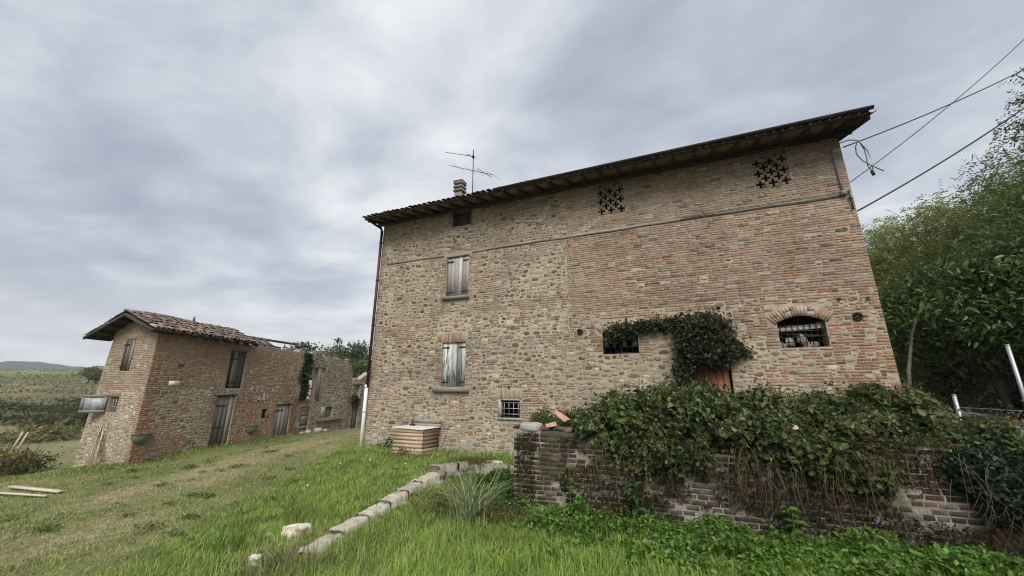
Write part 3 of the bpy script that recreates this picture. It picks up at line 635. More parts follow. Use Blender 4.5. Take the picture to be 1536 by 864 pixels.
mb = MB(); mb.beam((RX0, -.01 - .06, rz(-.07) - .165), (RX1 - .1, -.07, rz(-.07) - .165), .11, .09, (.05, .04, .03), jit=.003); mb.build('wall_plate', M_WOODH, roof)
mb = MB(); mb.beam((RX1 - .06, -OV + .02, rz(-OV) - .06), (RX1 - .06, 4.4, rz(4.4) - .06), .05, .16, (.05, .04, .03), jit=.005)
for k in range(7): y0 = -OV + .12 + k * .13; mb.beam((RX1 - .45, y0, rz(y0) - .05), (RX1 - .04 - .1 * rng.random(), y0, rz(y0) - .09 - .08 * rng.random()), .09, .06, (.04, .032, .026), jit=.012)
mb.build('verge_board', M_WOOD, roof)
def tile_pts(r0, r1, ln, k=6, up=True):
    an = np.linspace(0, math.pi, k); V = []
    for (r, t) in ((r0, 0), (r1, ln)):
        V += [(r * math.cos(a), t, (r * math.sin(a)) * (.78 if up else -.55)) for a in an]
    for (r, t) in ((r0 - .014, 0), (r1 - .014, ln)):
        V += [(r * math.cos(a), t, (r * math.sin(a)) * (.78 if up else -.55) - .002) for a in an]
    V = np.array(V); Q = []
    for i in range(k - 1):
        Q += [(i, i + 1, k + i + 1, k + i), (2 * k + i, 3 * k + i, 3 * k + i + 1, 2 * k + i + 1), (i, 2 * k + i, 2 * k + i + 1, i + 1), (k + i, k + i + 1, 3 * k + i + 1, 3 * k + i)]
    return V, Q
TILEC = [(.20, .125, .085), (.24, .16, .11), (.16, .10, .07), (.27, .19, .14), (.13, .10, .08)]
TV, TQ = tile_pts(.088, .072, .44); CV, CQ = tile_pts(.085, .07, .44, 5, False)
def place_tiles(parent, O, U, S, ncol, nrow, pitch, exposure, nind, seed, drop=0., wob=.012, colors=TILEC, bulge=None):
    """O eave corner, U along the eave, S up the slope (3-D unit vectors); barrel tiles over channel tiles"""
    rg = np.random.default_rng(seed); U = np.array(U, float); S = np.array(S, float); Nn = np.cross(U, S); Nn /= np.linalg.norm(Nn); Nn *= np.sign(Nn[2])
    mbs = MB(); cnt = 0
    for r in range(nrow):
        for c in range(ncol):
            if drop and rg.random() < drop: continue
            o = np.array(O, float) + U * ((c + .5) * pitch + rg.normal(0, wob * .6)) + S * (r * exposure - .05 + rg.normal(0, wob * 1.6)) + Nn * (.055 + .012 + rg.normal(0, wob * .35))
            if bulge: o = o + Nn * bulge((c + .5) * pitch, r * exposure)
            yaw = rg.normal(0, wob * 2.2); u2 = U * math.cos(yaw) + S * math.sin(yaw); s2 = S * math.cos(yaw) - U * math.sin(yaw)
            cc = np.array(colors[rg.integers(len(colors))]) * rg.uniform(.75, 1.25)
            V = o + TV[:, :1] * u2 + TV[:, 1:2] * s2 + (TV[:, 2:3] + .022 * (1 - TV[:, 1:2] / .44)) * Nn
            if cnt < nind: m_ = MB(); m_.add(V, TQ, c=tuple(cc)); m_.build('roof_tile', M_TILE, parent); cnt += 1
            else: mbs.add(V, TQ, c=tuple(cc))
            o2 = o + U * pitch / 2 - Nn * .03
            mbs.add(o2 + CV[:, :1] * U + CV[:, 1:2] * S + CV[:, 2:3] * Nn, CQ, c=tuple(cc * .8))
    setp(mbs.build('roof_tiles', M_TILE, parent), kind='stuff')
sv_ = np.array([0, 1, SL]); sv_ /= np.linalg.norm(sv_)
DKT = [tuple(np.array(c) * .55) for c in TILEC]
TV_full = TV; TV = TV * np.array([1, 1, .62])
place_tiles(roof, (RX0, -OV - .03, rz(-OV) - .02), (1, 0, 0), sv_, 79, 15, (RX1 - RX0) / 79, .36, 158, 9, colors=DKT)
TV = TV_full
mb = MB(); mb.box((RX0 + .03, -OV + .03, rz(-OV) - .02), (RX1 - .03, -OV + .06, rz(-OV) + .10), (.06, .045, .035)); mb.build('eave_light_stop', M_WOODH, roof)  # added strip, stops sky light showing through between the eave tiles
# gutter, downpipe
mb = MB(); k = 8
def gutter(x0, x1, z0, z1, r=.062):
    an = np.linspace(math.pi, 2 * math.pi, k); V = []
    for xx, zz_ in ((x0, z0), (x1, z1)):
        for rr_ in (r, r - .006): V += [(xx, -OV - .075 + rr_ * math.cos(a), zz_ + rr_ * math.sin(a)) for a in an]
    Q = []
    for i in range(k - 1): Q += [(i, i + 1, 2 * k + i + 1, 2 * k + i), (k + i, 3 * k + i, 3 * k + i + 1, k + i + 1), (i, k + i, k + i + 1, i + 1), (2 * k + i, 2 * k + i + 1, 3 * k + i + 1, 3 * k + i)]
    mb.add(V, Q)
gutter(5.2, RX1 + .02, 8.165, 8.21); mb.build('gutter', M_COPPER, roof)
mb = MB(); mb.tube([(-.05, -.86, 8.14), (-.05, -.84, 8.08), (-.03, -.5, 8.02), (-.0, -.16, 7.98), (.0, -.1, 7.85)], .045, 8); mb.tube([(.0, -.1, 7.9), (.0, -.1, 5), (.0, -.1, 2.0)], .052, 10)
for z in (7.4, 5.9, 4.2, 2.5): mb.tube([(.0, -.1, z - .03), (.0, -.1, z), (.0, -.1, z + .03)], .062, 10)
mb.build('downpipe', M_COPPER, farm)
mb = MB(); mb.tube([(-.03, -.1, 2.06), (-.03, -.1, 1), (-.03, -.1, -.15)], .060, 12); mb.tube([(-.03, -.1, 1.98), (-.03, -.1, 2.02), (-.03, -.1, 2.08)], .068, 12); mb.tube([(-.03, -.1, 1.16), (-.03, -.1, 1.2), (-.03, -.1, 1.24)], .067, 12)
o = mb.build('downpipe', M_PLASTIC, farm, smooth=True); setp(o, 'white plastic lower length of the rainwater pipe')
# chimney
ch = bpy.data.objects.new('chimney', None); col.objects.link(ch); ch.parent = farm
M_CHIM = mat('chimney_cement', (.20, .185, .16), vary=.3, vscale=9, bump=.6, bscale=40)
X0_, X1_, Y0_, Y1_ = 2.22, 2.54, 1.5, 1.80
mb = MB(); mb.box((X0_, Y0_, 8.6), (X1_, Y1_, 9.92)); mb.build('stack', M_CHIM, ch)
for k, z in enumerate((9.96, 10.13, 10.30)):
    mb = MB(); mb.box((X0_ - .05, Y0_ - .05, z), (X1_ + .05, Y1_ + .05, z + .085), jit=.004); mb.build('cap_ring', M_CHIM, ch)
    mb = MB(); mb.box((X0_ + .05, Y0_ + .05, z - .05), (X1_ - .05, Y1_ - .05, z + .175)); mb.build('flue', M_DARK, ch)
mb = MB(); mb.box((X0_ - .05, Y0_ - .05, 10.42), (X1_ + .05, Y1_ + .05, 10.46)); mb.box((X0_ + .03, Y0_ + .03, 10.455), (X1_ - .03, Y1_ - .03, 10.51)); mb.build('cap', M_CHIM, ch)

# ================================================================== TV antenna
an_ = thing('television_antenna', 'thin rusty television aerial with two crossbars standing on the farmhouse roof', 'antenna', (3.07, 1.5, 8.7))
mb = MB(); mb.tube([(3.07, 1.5, 8.7), (3.07, 1.5, 10.2), (3.06, 1.5, 11.75)], .017, 6); mb.build('mast', M_IRON, an_)
def boom(a, b, els):
    a = np.array(a); b = np.array(b); mb = MB(); mb.tube([a, (a + b) / 2, b], .011, 6); mb.build('boom', M_IRON, an_)
    for t, l_, thick in els:
        p = a + (b - a) * t; q = np.array([.28, .92, .0]); mb = MB(); mb.tube([p - q * l_, p, p + q * l_], .006 if not thick else .011, 5); mb.build('element', M_GALV if not thick else M_IRON, an_)
boom((1.65, 1.5, 12.0), (3.1, 1.5, 11.42), [(.72, .10, 0), (.80, .13, 0), (.88, .16, 1), (.9, .3, 0)])
boom((1.9, 1.5, 11.28), (3.98, 1.5, 10.34), [(.22, .34, 0), (.47, .3, 0), (.70, .36, 0), (.83, .45, 1), (1., .5, 0)])
mb = MB(); mb.box((3.02, 1.46, 11.36), (3.1, 1.54, 11.46)); mb.build('clamp', M_IRON, an_)

# ================================================================== rocks, leaves, plants: builders
def rock_arrays(c, sx, sy, sz, seed, sub=2, rotz=0, rough=.22, flat=0.):
    bm = bmesh.new(); bmesh.ops.create_icosphere(bm, subdivisions=sub, radius=1)
    V = np.array([v.co[:] for v in bm.verts]); T = [[v.index for v in f.verts] for f in bm.faces]; bm.free()
    q = np.array([mnoise.noise(Vector(v * 1.1) + Vector((seed * 3.7, seed * 1.3, 0))) for v in V]); q2 = np.array([mnoise.noise(Vector(v * 3.1) + Vector((seed, 0, 5))) for v in V])
    e = 3.2; n_ = (np.abs(V) ** e).sum(1) ** (-1 / e); V = V * n_[:, None] * (1 + rough * q + rough * .4 * q2)[:, None] * np.array([sx, sy, sz])
    if flat: q3 = np.array([mnoise.noise(Vector(v * 22) + Vector((seed, 9, 5))) for v in V]); V[:, 2] = np.minimum(V[:, 2], sz * flat) + q3 * .014; V[:, :2] += q3[:, None] * .012
    ca, sa = math.cos(rotz), math.sin(rotz); V = np.stack([V[:, 0] * ca - V[:, 1] * sa, V[:, 0] * sa + V[:, 1] * ca, V[:, 2]], -1)
    return V + np.array(c), T
def rock(name, c, sx, sy, sz, seed, color, m=None, parent=None, rotz=0, sub=2, rough=.22, flat=0.):
    V, T = rock_arrays(c, sx, sy, sz, seed, sub, rotz, rough, flat)
    return np_mesh(name, V, np.array(T), m or M_PALE, parent, fcol=np.tile(color, (len(T), 1)))
def unit(a): return a / (np.linalg.norm(a, axis=-1, keepdims=True) + 1e-9)
def leaf_arrays(C, D, Nn, Ln, Wd, colr, hexa=False, droop=.15):
    """one small folded leaf per row"""
    D = unit(D); S = unit(np.cross(D, Nn)); Nn = np.cross(S, D); n = len(C); Ln = np.broadcast_to(Ln, n)[:, None]; Wd = np.broadcast_to(Wd, n)[:, None]
    if not hexa:
        V = np.stack([C, C + D * Ln * .5 - S * Wd * .5 + Nn * Wd * .12, C + D * Ln - Nn * Ln * droop, C + D * Ln * .5 + S * Wd * .5 + Nn * Wd * .12], 1)
        b = np.arange(n)[:, None] * 4; F = np.concatenate([b + np.array([0, 1, 2]), b + np.array([0, 2, 3])]); k = 4
        F = F.reshape(-1, 3)
    else:
        V = np.stack([C, C + D * Ln * .22 - S * Wd * .46 + Nn * Wd * .14, C + D * Ln * .62 - S * Wd * .36 + Nn * Wd * .08, C + D * Ln - Nn * Ln * droop,
                      C + D * Ln * .62 + S * Wd * .36 + Nn * Wd * .08, C + D * Ln * .22 + S * Wd * .46 + Nn * Wd * .14], 1); k = 6
        b = np.arange(n)[:, None] * 6; F = np.concatenate([b + np.array([0, 1, 2, 3]), b + np.array([0, 3, 4, 5])])
    return V.reshape(-1, 3), F, np.repeat(colr, k, axis=0)
def rdir(n, rg, up=.3):
    d = rg.normal(0, 1, (n, 3)); d = unit(d); d[:, 2] += up; return unit(d)
def leaves_obj(name, C, rg, Ln, asp, cols, parent=None, m=None, hexa=False, up=.6, flat=0, out=None, jit=.3, colnoise=True, shade=None):
    n = len(C); cols = np.array(cols); D = rdir(n, rg, -.15); Nn = rdir(n, rg, up)
    if out is not None: Nn = unit(Nn + out * flat)
    c = cols[rg.integers(len(cols), size=n)] * rg.uniform(1 - jit, 1 + jit, (n, 1))
    if colnoise:
        g = np.clip(fbm(C[:, 0] + C[:, 2] * .7, C[:, 1] + C[:, 2] * .9, .9, 91, 2), 0, 1)[:, None]; c = c * (.7 + .6 * g)
    l_ = Ln * np.clip(rg.lognormal(0, .32, n), .4, 1.9); V, F, vc = leaf_arrays(C, D, Nn, l_, l_ * asp, c, hexa)
    return np_mesh(name, V, F, m or M_LEAF, parent, vcol=vc)
def stems_obj(name, paths, r, color, parent=None, k=4, m=None):
    mb = MB()
    for P_ in paths: mb.tube(P_, r if np.isscalar(r) else np.linspace(r[0], r[1], len(P_)), k, c=color, cap=False)
    return mb.build(name, m or M_BARK, parent)
def tree(name, label, base, h, crowns, nclus, nleaf, leaf, asp, cols, seed, trunk_r=.14, hexa=False, clr=.55, group=None, cat='tree', bare=None, up=.7, lean=(0, 0), spray=False):
    """tapered trunk, limbs to the leaf clusters, crown of many small leaves. crowns: (dx,dy,z,rx,ry,rz)"""
    rg = np.random.default_rng(seed); b = np.array(base, float); t = thing(name, label, cat, base, group)
    cl = []
    wts = np.array([c[3] * c[4] * c[5] for c in crowns]); wts = wts / wts.sum()
    for _ in range(nclus):
        c = crowns[rg.choice(len(crowns), p=wts)]; d = unit(rg.normal(0, 1, 3)); q = rg.uniform(.35, 1.0) ** .5
        cl.append(b + np.array([c[0], c[1], c[2]]) + d * q * np.array([c[3], c[4], c[5]]))
    cl = np.array(cl); top = b + np.array([lean[0], lean[1], h * .72])
    tp = [b + (top - b) * s_ + np.array([rg.normal(0, .06), rg.normal(0, .06), 0]) * (s_ > 0) for s_ in np.linspace(0, 1, 7)]; tp[0] = tp[0] - np.array([0, 0, .4])
    mb = MB(); mb.tube(tp, np.linspace(trunk_r * 1.15, trunk_r * .3, 7), 8, c=(.10, .085, .065)); mb.build('trunk', M_BARK, t, smooth=True)
    mb = MB()
    for i in rg.choice(len(cl), min(60, len(cl)), replace=False):
        p = cl[i]; s_ = np.clip((p[2] - b[2]) / (h * 1.15) * .75, .2, .95); st = b + (top - b) * s_; md = (st + p) / 2 + np.array([0, 0, .25]) * rg.uniform(0, 1)
        mb.tube([st, st + (md - st) * .5 + rg.normal(0, .05, 3), md, (md + p) / 2 + rg.normal(0, .06, 3), p], np.linspace(trunk_r * .38, .012, 5), 5, c=(.09, .08, .06))
    mb.build('limb', M_BARK, t, smooth=True)['kind'] = 'stuff'
    per = nleaf // nclus; C = (cl[:, None] + rg.normal(0, 1, (nclus, per, 3)) * np.array([clr, clr, clr * .62])).reshape(-1, 3)
    shade = np.repeat(rg.uniform(.72, 1.3, nclus), per)[:, None]; cols = np.array(cols)
    if spray:      # pinnate sprays: leaflets in two ranks along a drooping rachis
        C = C[::8]; sh_ = shade[::8]; ns = len(C); ax = rdir(ns, rg, -.1); t8 = np.linspace(.1, 1, 8); sd8 = np.where(np.arange(8) % 2, 1., -1.); S8 = unit(np.cross(ax, rdir(ns, rg, 1.5)))
        Dl = (ax[:, None] * .55 + S8[:, None] * sd8[None, :, None]).reshape(-1, 3); C = (C[:, None] + ax[:, None] * (t8 * leaf * 3.4)[None, :, None] - np.array([0, 0, 1.]) * (t8 ** 2 * leaf * .9)[None, :, None]).reshape(-1, 3); shade = np.repeat(sh_, 8, axis=0)
    n = len(C); c = cols[rg.integers(len(cols), size=n)] * rg.uniform(.75, 1.25, (n, 1)) * shade
    D = Dl if spray else rdir(n, rg, -.3); Nn = rdir(n, rg, up); l_ = leaf * rg.uniform(.6, 1.3, n); V, F, vc = leaf_arrays(C, D, Nn, l_, l_ * asp, c, hexa)
    np_mesh('crown', V, F, M_LEAF, t, vcol=vc)
    return t

for k, (u_, z_, sx_, sz_, lb) in enumerate(SHEETS):
    o = rock('crumpled_sheet', (u_, .2, z_), sx_, .06, sz_, 1200 + k, (.34, .33, .31), M_PALE, rotz=k, sub=3, rough=.9); setp(o, 'crumpled pale plastic sheet behind the right window grille, ' + lb, 'plastic sheet', 'sheets behind the grille')

# ================================================================== OUTBUILDING with tiled roof
PB = np.array([-7.89, -2.73]); dv = np.array([-.2181, .9759])
ff = Frame((PB[0], PB[1], 0), dv)                       # long wall facing the lawn; u runs away from the camera
GW = 3.72; fg = Frame((PB[0] - GW, PB[1], 0), (1, 0))   # end gable
outb = thing('outbuilding', 'small brick outbuilding with sagging tiled roof, old plank doors and faded white lettering', 'outbuilding', (PB[0] - 1.6, PB[1] + 2, -.6))
FO = {'door1': (3.0, -.7, 3.94, 1.68), 'hatch': (3.28, 2.0, 4.16, 3.68), 'small': (5.64, .55, 6.15, 1.02), 'door2': (6.55, -.7, 7.6, 1.18)}
GO = {'upper': (1.72, 2.62, 2.34, 3.82), 'lower': (1.5, 1.09, 2.16, 1.66)}
def ftop(u): return 4.05 if u < 4.5 else 4.07 - .02 * (u - 4.5) + .05 * (fbm(u * 3, 1., .8, 15, 2) - .5)
def gleft(v): return .86 * np.clip((4.1 - (4.1 - v)) / 5.0 + .18, 0, 1) if False else .12 + .80 * sstep(-1.0, 4.2, v) if np.isscalar(v) else 0
def gtop(u): return 4.0 + (u - GW) / (2.2 - GW) * .74 if u > 2.2 else 4.74 - (2.2 - u) * .36
def fsd(u, v):
    n_ = fbm(u, v * 1.5, .8, 121, 3)
    if u < .35 or v > 2.0: return .004
    if u > 4.6: return .03 if v < .8 else .006
    if 2.7 < u < 4.3: return .03
    return (.42 if v < 1.9 else .1) * (n_ > .46)
def fbc(u, v, rg):
    c = BRICKS[rg.integers(len(BRICKS))] * rg.uniform(.75, 1.2); c = c * .75 + np.array([.26, .20, .15]) * .25
    if v < 1.4 and (u > 4.3 or u < .5) and rg.random() < .55: c = np.array([.33, .17, .105]) * rg.uniform(.7, 1.15)
    return c * (.8 + .4 * fbm(u, v, 1., 43, 3)) * np.array([1.10, .97, .88])
fw = wall_panel('wall', ff, 0, 7.65, -1.2, ftop, list(FO.values()), .03, M_MORTAR, outb, du=.35, depth=.3)
fp = masonry(0, 7.65, -.9, 4.05, lambda u: ftop(u) - .02, [FO['door1'], FO['hatch'], FO['small'], FO['door2']] + [(2.95, 1.68, 4.0, 1.76), (6.45, 1.18, 7.65, 1.27), (3.2, 3.68, 4.3, 3.78)], fsd, lambda u, v: .96, fbc, scol, 31, course=.068)
lay(fp, ff, fw, n_each=150)
gw = wall_panel('wall', fg, 0, GW, -1.6, gtop, list(GO.values()), .03, M_MORTAR, outb, depth=.3, leftf=lambda v: float(.05 + .62 * np.clip((v + 1) / 5.2, 0, 1)), du=.45)
setp(gw, 'end gable wall, brick above and pale weathered stone below')
def gsd(u, v): return (.9 if v < 1.0 - .3 * fbm(u, v, .5, 7, 2) else .25 if v < 1.9 else .004) * (0 if u > GW - .3 + .1 * (int(v / .14) % 2) else 1)
gres = [GO['upper'], GO['lower'], (1.66, 3.82, 2.42, 3.98), (1.42, 1.66, 2.24, 1.88)]
gp = masonry(0, GW, -1.2, 5.0, lambda u: gtop(u) - .03, gres, gsd, lambda u, v: .96, lambda u, v, rg: fbc(u + 20, v, rg) * np.array([.82, .90, .97]) + np.array([.045, .04, .034]), lambda u, v, rg: STONES[rg.choice([3, 5, 5, 5, 7, 9, 9])] * rg.uniform(.85, 1.3), 33, course=.068, leftf=lambda v: float(.08 + .62 * np.clip((v + 1) / 5.2, 0, 1)))
soldier(gp, 1.66, 2.42, 3.83, 3.97, rg0, lambda u, v, rg: np.array([.28, .20, .15]) * rg.uniform(.8, 1.2)); soldier(gp, 1.42, 2.24, 1.67, 1.87, rg0, lambda u, v, rg: np.array([.28, .20, .15]) * rg.uniform(.8, 1.2))
lay(gp, fg, gw, n_each=150)
mb = MB()    # back walls, floor and the room behind
bk0 = fg([(.7, 0, 0)])[0]; e1 = ff([(7.65, 0, -.3)])[0]; b1 = ff([(7.65, 0, -3.0)])[0]; b0 = ff([(.1, 0, -3.0)])[0]
for p, q in ((bk0, b1), (b1, e1)): mb.add([(p[0], p[1], -1.2), (q[0], q[1], -1.2), (q[0], q[1], 3.9), (p[0], p[1], 3.9)], [(0, 1, 2, 3)])
mb.build('rear_wall', M_MORTAR, outb)
q4 = [ff([(u_, 0, n_)])[0] for u_, n_ in ((.25, -.3), (7.6, -.3), (7.6, -2.9), (.9, -2.9))]
mb = MB(); mb.add([(p[0], p[1], 1.85) for p in q4], [(0, 1, 2, 3)]); mb.build('floor', M_DARK, outb)
s4 = [ff([(u_, 0, n_)])[0] for u_, n_ in ((.5, -.9), (7.6, -.9))]; mb = MB(); mb.add([(s4[0][0], s4[0][1], -.8), (s4[1][0], s4[1][1], -.8), (s4[1][0], s4[1][1], 3.95), (s4[0][0], s4[0][1], 3.95)], [(0, 1, 2, 3)]); mb.build('inner_partition', M_DARK, outb)
OLDW = [(.18, .155, .135), (.24, .215, .19), (.145, .125, .11), (.28, .255, .23)]
DKW = [(.06, .052, .047), (.09, .078, .068), (.13, .12, .11)]
def leafdoor(op, frm, n, cols, label, name='door', hv=None, n0=-.05, cut=.05, inner=False):
    a, b, c, d = op; o = bpy.data.objects.new(name, None); col.objects.link(o); o.parent = outb; setp(o, label)
    planks(frm, o, a + .01, c - .01, max(b, -.75) + .02, d - .02, n, cols, n0, .03, cut=cut)
    mb = MB(); fbox(mb, frm, a, b, n0 - .09, c, d, n0 - .07); mb.build('backing_board', M_DARK, o)
    for v in hv or (): 
        mb = MB(); fbox(mb, frm, a - .05, v - .02, n0 - .01, a + .55 * (c - a), v + .02, n0 + .018); mb.build('hinge', M_IRON, o)
    return o
leafdoor(FO['door1'], ff, 4, OLDW, 'tall weathered plank door of cracked grey boards', hv=(.35, 1.25))
leafdoor(FO['hatch'], ff, 4, DKW + OLDW[:1], 'dark plank hatch on the upper floor', 'hatch', (2.25, 3.3))
leafdoor(FO['door2'], ff, 4, OLDW[1:] + [(.25, .235, .21)], 'pale grey plank door with iron latch', hv=(.9,))
for (a, c, z) in ((2.9, 4.04, 1.68), (6.42, 7.68, 1.185), (3.15, 4.3, 3.69)):
    mb = MB(); fbox(mb, ff, a, z, -.2, c, z + .075, .012, (.14, .125, .11), jit=.005); mb.build('lintel', M_WOODH, outb)
o = leafdoor(GO['upper'], fg, 4, DKW + [(.20, .185, .165)], 'narrow shutters of dark and bleached boards', 'shutter', (2.78, 3.62), n0=.03)
wn = bpy.data.objects.new('window', None); col.objects.link(wn); wn.parent = outb; a, b, c, d = GO['lower']; setp(wn, 'barred window with an open metal-clad shutter')
bars(fg, wn, np.linspace(a + .15, c - .12, 3), b, d, [b + .2, b + .4], a, c, -.08, .012, M_GALV)
mb = MB(); hx = np.array([a - .04, .03]); dr_ = np.array([-math.cos(R(28)), math.sin(R(28))])
def shp(t, v, e): p = hx + dr_ * t; nn = np.array([math.sin(R(28)), math.cos(R(28))]) * e; return (p[0] + nn[0], v, p[1] + nn[1])
def shbox(mb, t0, t1, v0_, v1_, e0, e1, c): mb.add(fg([shp(t, v, e) for e in (e0, e1) for t, v in ((t0, v0_), (t1, v0_), (t1, v1_), (t0, v1_))]), [(0, 3, 2, 1), (4, 5, 6, 7), (0, 1, 5, 4), (1, 2, 6, 5), (2, 3, 7, 6), (3, 0, 4, 7)], c=c)
mb = MB(); shbox(mb, .06, .82, b + .06, d + .02, 0, .02, (.40, .43, .46)); mb.build('shutter_sheet', mat('zinc_sheet', (.36, .38, .40), rough=.85, vary=.3, vscale=7, bump=.3, bscale=20, tint=(.18, .18, .18), tintamt=.6, tintscale=9), wn)
for (t0, t1, v0_, v1_) in ((0, .88, b - .02, b + .08), (0, .88, d - .02, d + .07), (0, .1, b + .08, d - .02), (.78, .88, b + .08, d - .02)):
    mb = MB(); shbox(mb, t0, t1, v0_, v1_, -.01, .045, (.20, .19, .18)); mb.build('shutter_rail', M_WOODH, wn)
a, b, c, d = FO['small']; mb = MB(); fbox(mb, ff, c - .16, b, -.28, c, d, -.01, (.2, .19, .17)); mb.build('shutter', M_WOOD, outb)
mb = MB(); fbox(mb, ff, .79, 2.07, .005, 1.22, 2.25, .022); o = mb.build('plaque', mat('plaque_white', (.74, .71, .64), vary=.06, vscale=12, bump=.1), outb); setp(o, 'blank off-white wall plaque')
def bowl(u, v, r, h):
    mb = MB(); k = 14; an = np.linspace(0, math.pi, k); V = []; prof = ((1.05, 0), (1.05, -.06), (.96, -.08), (.93, -.3), (.78, -.62), (.5, -.87), (.18, -1.0))
    for (q, z) in prof: V += [(u + r * q * math.cos(a_), v + z * h, .015 + r * .62 * q * math.sin(a_)) for a_ in an]
    Q = [(m_ * k + i, m_ * k + i + 1, (m_ + 1) * k + i + 1, (m_ + 1) * k + i) for m_ in range(len(prof) - 1) for i in range(k - 1)]
    V += [(u, v - .05 * h, .01)]; T = [(i + 1, i, len(V) - 1) for i in range(k - 1)]
    mb.add(ff(V), Q, T); return mb.build('wall_basin', mat('basin_cement', (.20, .19, .17), vary=.25, vscale=9, bump=.5), outb, smooth=False)
bowl(.22, .40, .34, .36); bowl(5.13, .31, .34, .40)
for (u_, v_) in ((4.72, 1.42), (5.25, 1.41), (5.8, 1.40), (7.0, 1.33), (1.05, 2.86), (1.18, 2.85)):
    mb = MB(); k = 8; an_k = np.arange(k) * 2 * math.pi / k; mb.add(ff(np.stack([u_ + .05 * np.cos(an_k), v_ + .045 * np.sin(an_k), np.full(k, .03)], -1)), T=[(0, i, i + 1) for i in range(1, k - 1)]); mb.build('putlog_hole', M_DARK, fw)
# hand-painted warning, mostly worn away: ATTENTI / AL / CANE
GL = {'A': [((0, 0), (.45, 1)), ((.45, 1), (.9, 0)), ((.2, .38), (.72, .38))], 'T': [((.45, 0), (.45, 1)), ((.05, 1), (.9, 1))], 'E': [((.1, 0), (.1, 1)), ((.1, 1), (.7, 1)), ((.1, .5), (.6, .5)), ((.1, 0), (.7, 0))],
      'N': [((.1, 0), (.1, 1)), ((.1, 1), (.8, 0)), ((.8, 0), (.8, 1))], 'I': [((.4, 0), (.4, 1))], 'L': [((.1, 1), (.1, 0)), ((.1, 0), (.7, 0))], 'C': [((.8, .9), (.4, 1)), ((.4, 1), (.1, .55)), ((.1, .55), (.35, .05)), ((.35, .05), (.8, .12))]}
rg = np.random.default_rng(77)
for wd, u0_, v0_, h_, keep in (('ATTENTI', 4.62, 1.84, .25, (.95, .8, .8, .3, .3, .8, .9)), ('AL', 5.45, 1.56, .24, (1, .8)), ('CANE', 4.95, 1.43, .2, (.85, .8, .85, .25))):
    mb = MB()
    for i, chx in enumerate(wd):
        u_ = u0_ + i * h_ * 1.32
        for (p, q) in GL[chx]:
            for s_ in np.linspace(0, .8, 5):
                if rg.random() > keep[i] * .84: continue
                A_ = np.array([p[0] + (q[0] - p[0]) * s_, p[1] + (q[1] - p[1]) * s_]); B_ = np.array([p[0] + (q[0] - p[0]) * (s_ + .2), p[1] + (q[1] - p[1]) * (s_ + .2)])
                A_ = np.array([u_, v0_]) + A_ * h_ * np.array([.95, 1]); B_ = np.array([u_, v0_]) + B_ * h_ * np.array([.95, 1]); t_ = unit(B_ - A_); pr = np.array([-t_[1], t_[0]]) * rg.uniform(.014, .024)
                mb.add(ff([(*(A_ - pr), .029), (*(B_ - pr), .029), (*(B_ + pr), .029), (*(A_ + pr), .029)]), [(0, 1, 2, 3)])
    setp(mb.build('painted_lettering', M_WHITE, fw), 'worn white painted word ' + wd, kind='stuff')
# roof
rf = bpy.data.objects.new('roof', None); col.objects.link(rf); rf.parent = outb
g0 = -.55    # gable overhang
RDG = lambda t: np.array([*(PB + np.array([-1.52, 0]) + dv * t), 4.80 + .05 * math.sin(t * 1.4) - .02 * t])
EVR = lambda t: np.array([*(PB + np.array([.42, .09]) + dv * t), 4.02 - .04 * math.sin(t * .75)])
EVL = lambda t: np.array([*(PB + np.array([-4.15, .0]) + dv * t), 3.98])
mb = MB(); T_ = np.linspace(g0, 4.25, 8)
for a, b in zip(T_[:-1], T_[1:]):
    mb.add([EVR(a), EVR(b), RDG(b), RDG(a)], [(0, 1, 2, 3)]); mb.add([EVL(a), EVL(b), RDG(b), RDG(a)], [(3, 2, 1, 0)])
mb.build('deck', mat('roof_boards_dark', (.075, .06, .045), vary=.3, vscale=5, bump=.3), rf)
up_ = unit(RDG(0) - EVR(0)); sl_len = np.linalg.norm(RDG(0) - EVR(0)); rr0 = EVR(g0)
PINK = [(.17, .125, .10), (.21, .155, .125), (.14, .105, .085), (.29, .22, .18), (.11, .088, .073), (.17, .115, .09)]
place_tiles(rf, rr0, np.append(dv, 0), up_, 25, 5, .192, sl_len / 5.0, 125, 44, wob=.02, colors=PINK)
upl = unit(RDG(0) - EVL(0)); sl2 = np.linalg.norm(RDG(0) - EVL(0))
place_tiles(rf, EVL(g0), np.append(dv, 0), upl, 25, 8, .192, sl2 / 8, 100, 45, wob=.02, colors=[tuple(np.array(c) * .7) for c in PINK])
for k in range(14):
    a = RDG(g0 + k * .35 - .02) + np.array([0, 0, .09 + rng.normal(0, .012)]); b = RDG(g0 + k * .35 + .40) + np.array([0, 0, .075]); d_ = unit(b - a); s_ = unit(np.cross(d_, [0, 0, 1])); u2 = np.cross(s_, d_)
    mb = MB(); V = a + TV[:, :1] * s_ * 1.15 + TV[:, 1:2] * d_ + TV[:, 2:3] * u2; mb.add(V, TQ, c=tuple(np.array(PINK[k % 6]) * rng.uniform(.75, 1.1))); mb.build('ridge_tile', M_TILE, rf)
mb = MB(); mb.add(RDG(2.15) + np.array([0, 0, .16]) + (TV * np.array([1, .6, 1]))[:, [0, 2, 1]] * .8, TQ, c=(.2, .12, .09)); setp(mb.build('roof_tile', M_TILE, rf), 'loose tile tipped up on the ridge')
for (A_, B_) in ((EVR(g0), RDG(g0)), (EVL(g0), RDG(g0))):
    mb = MB(); dz = np.array([0, 0, -.06]); mb.beam(A_ + dz, B_ + dz, .04, .10, (.06, .053, .046), jit=.006); mb.build('barge_board', M_WOODH, rf)
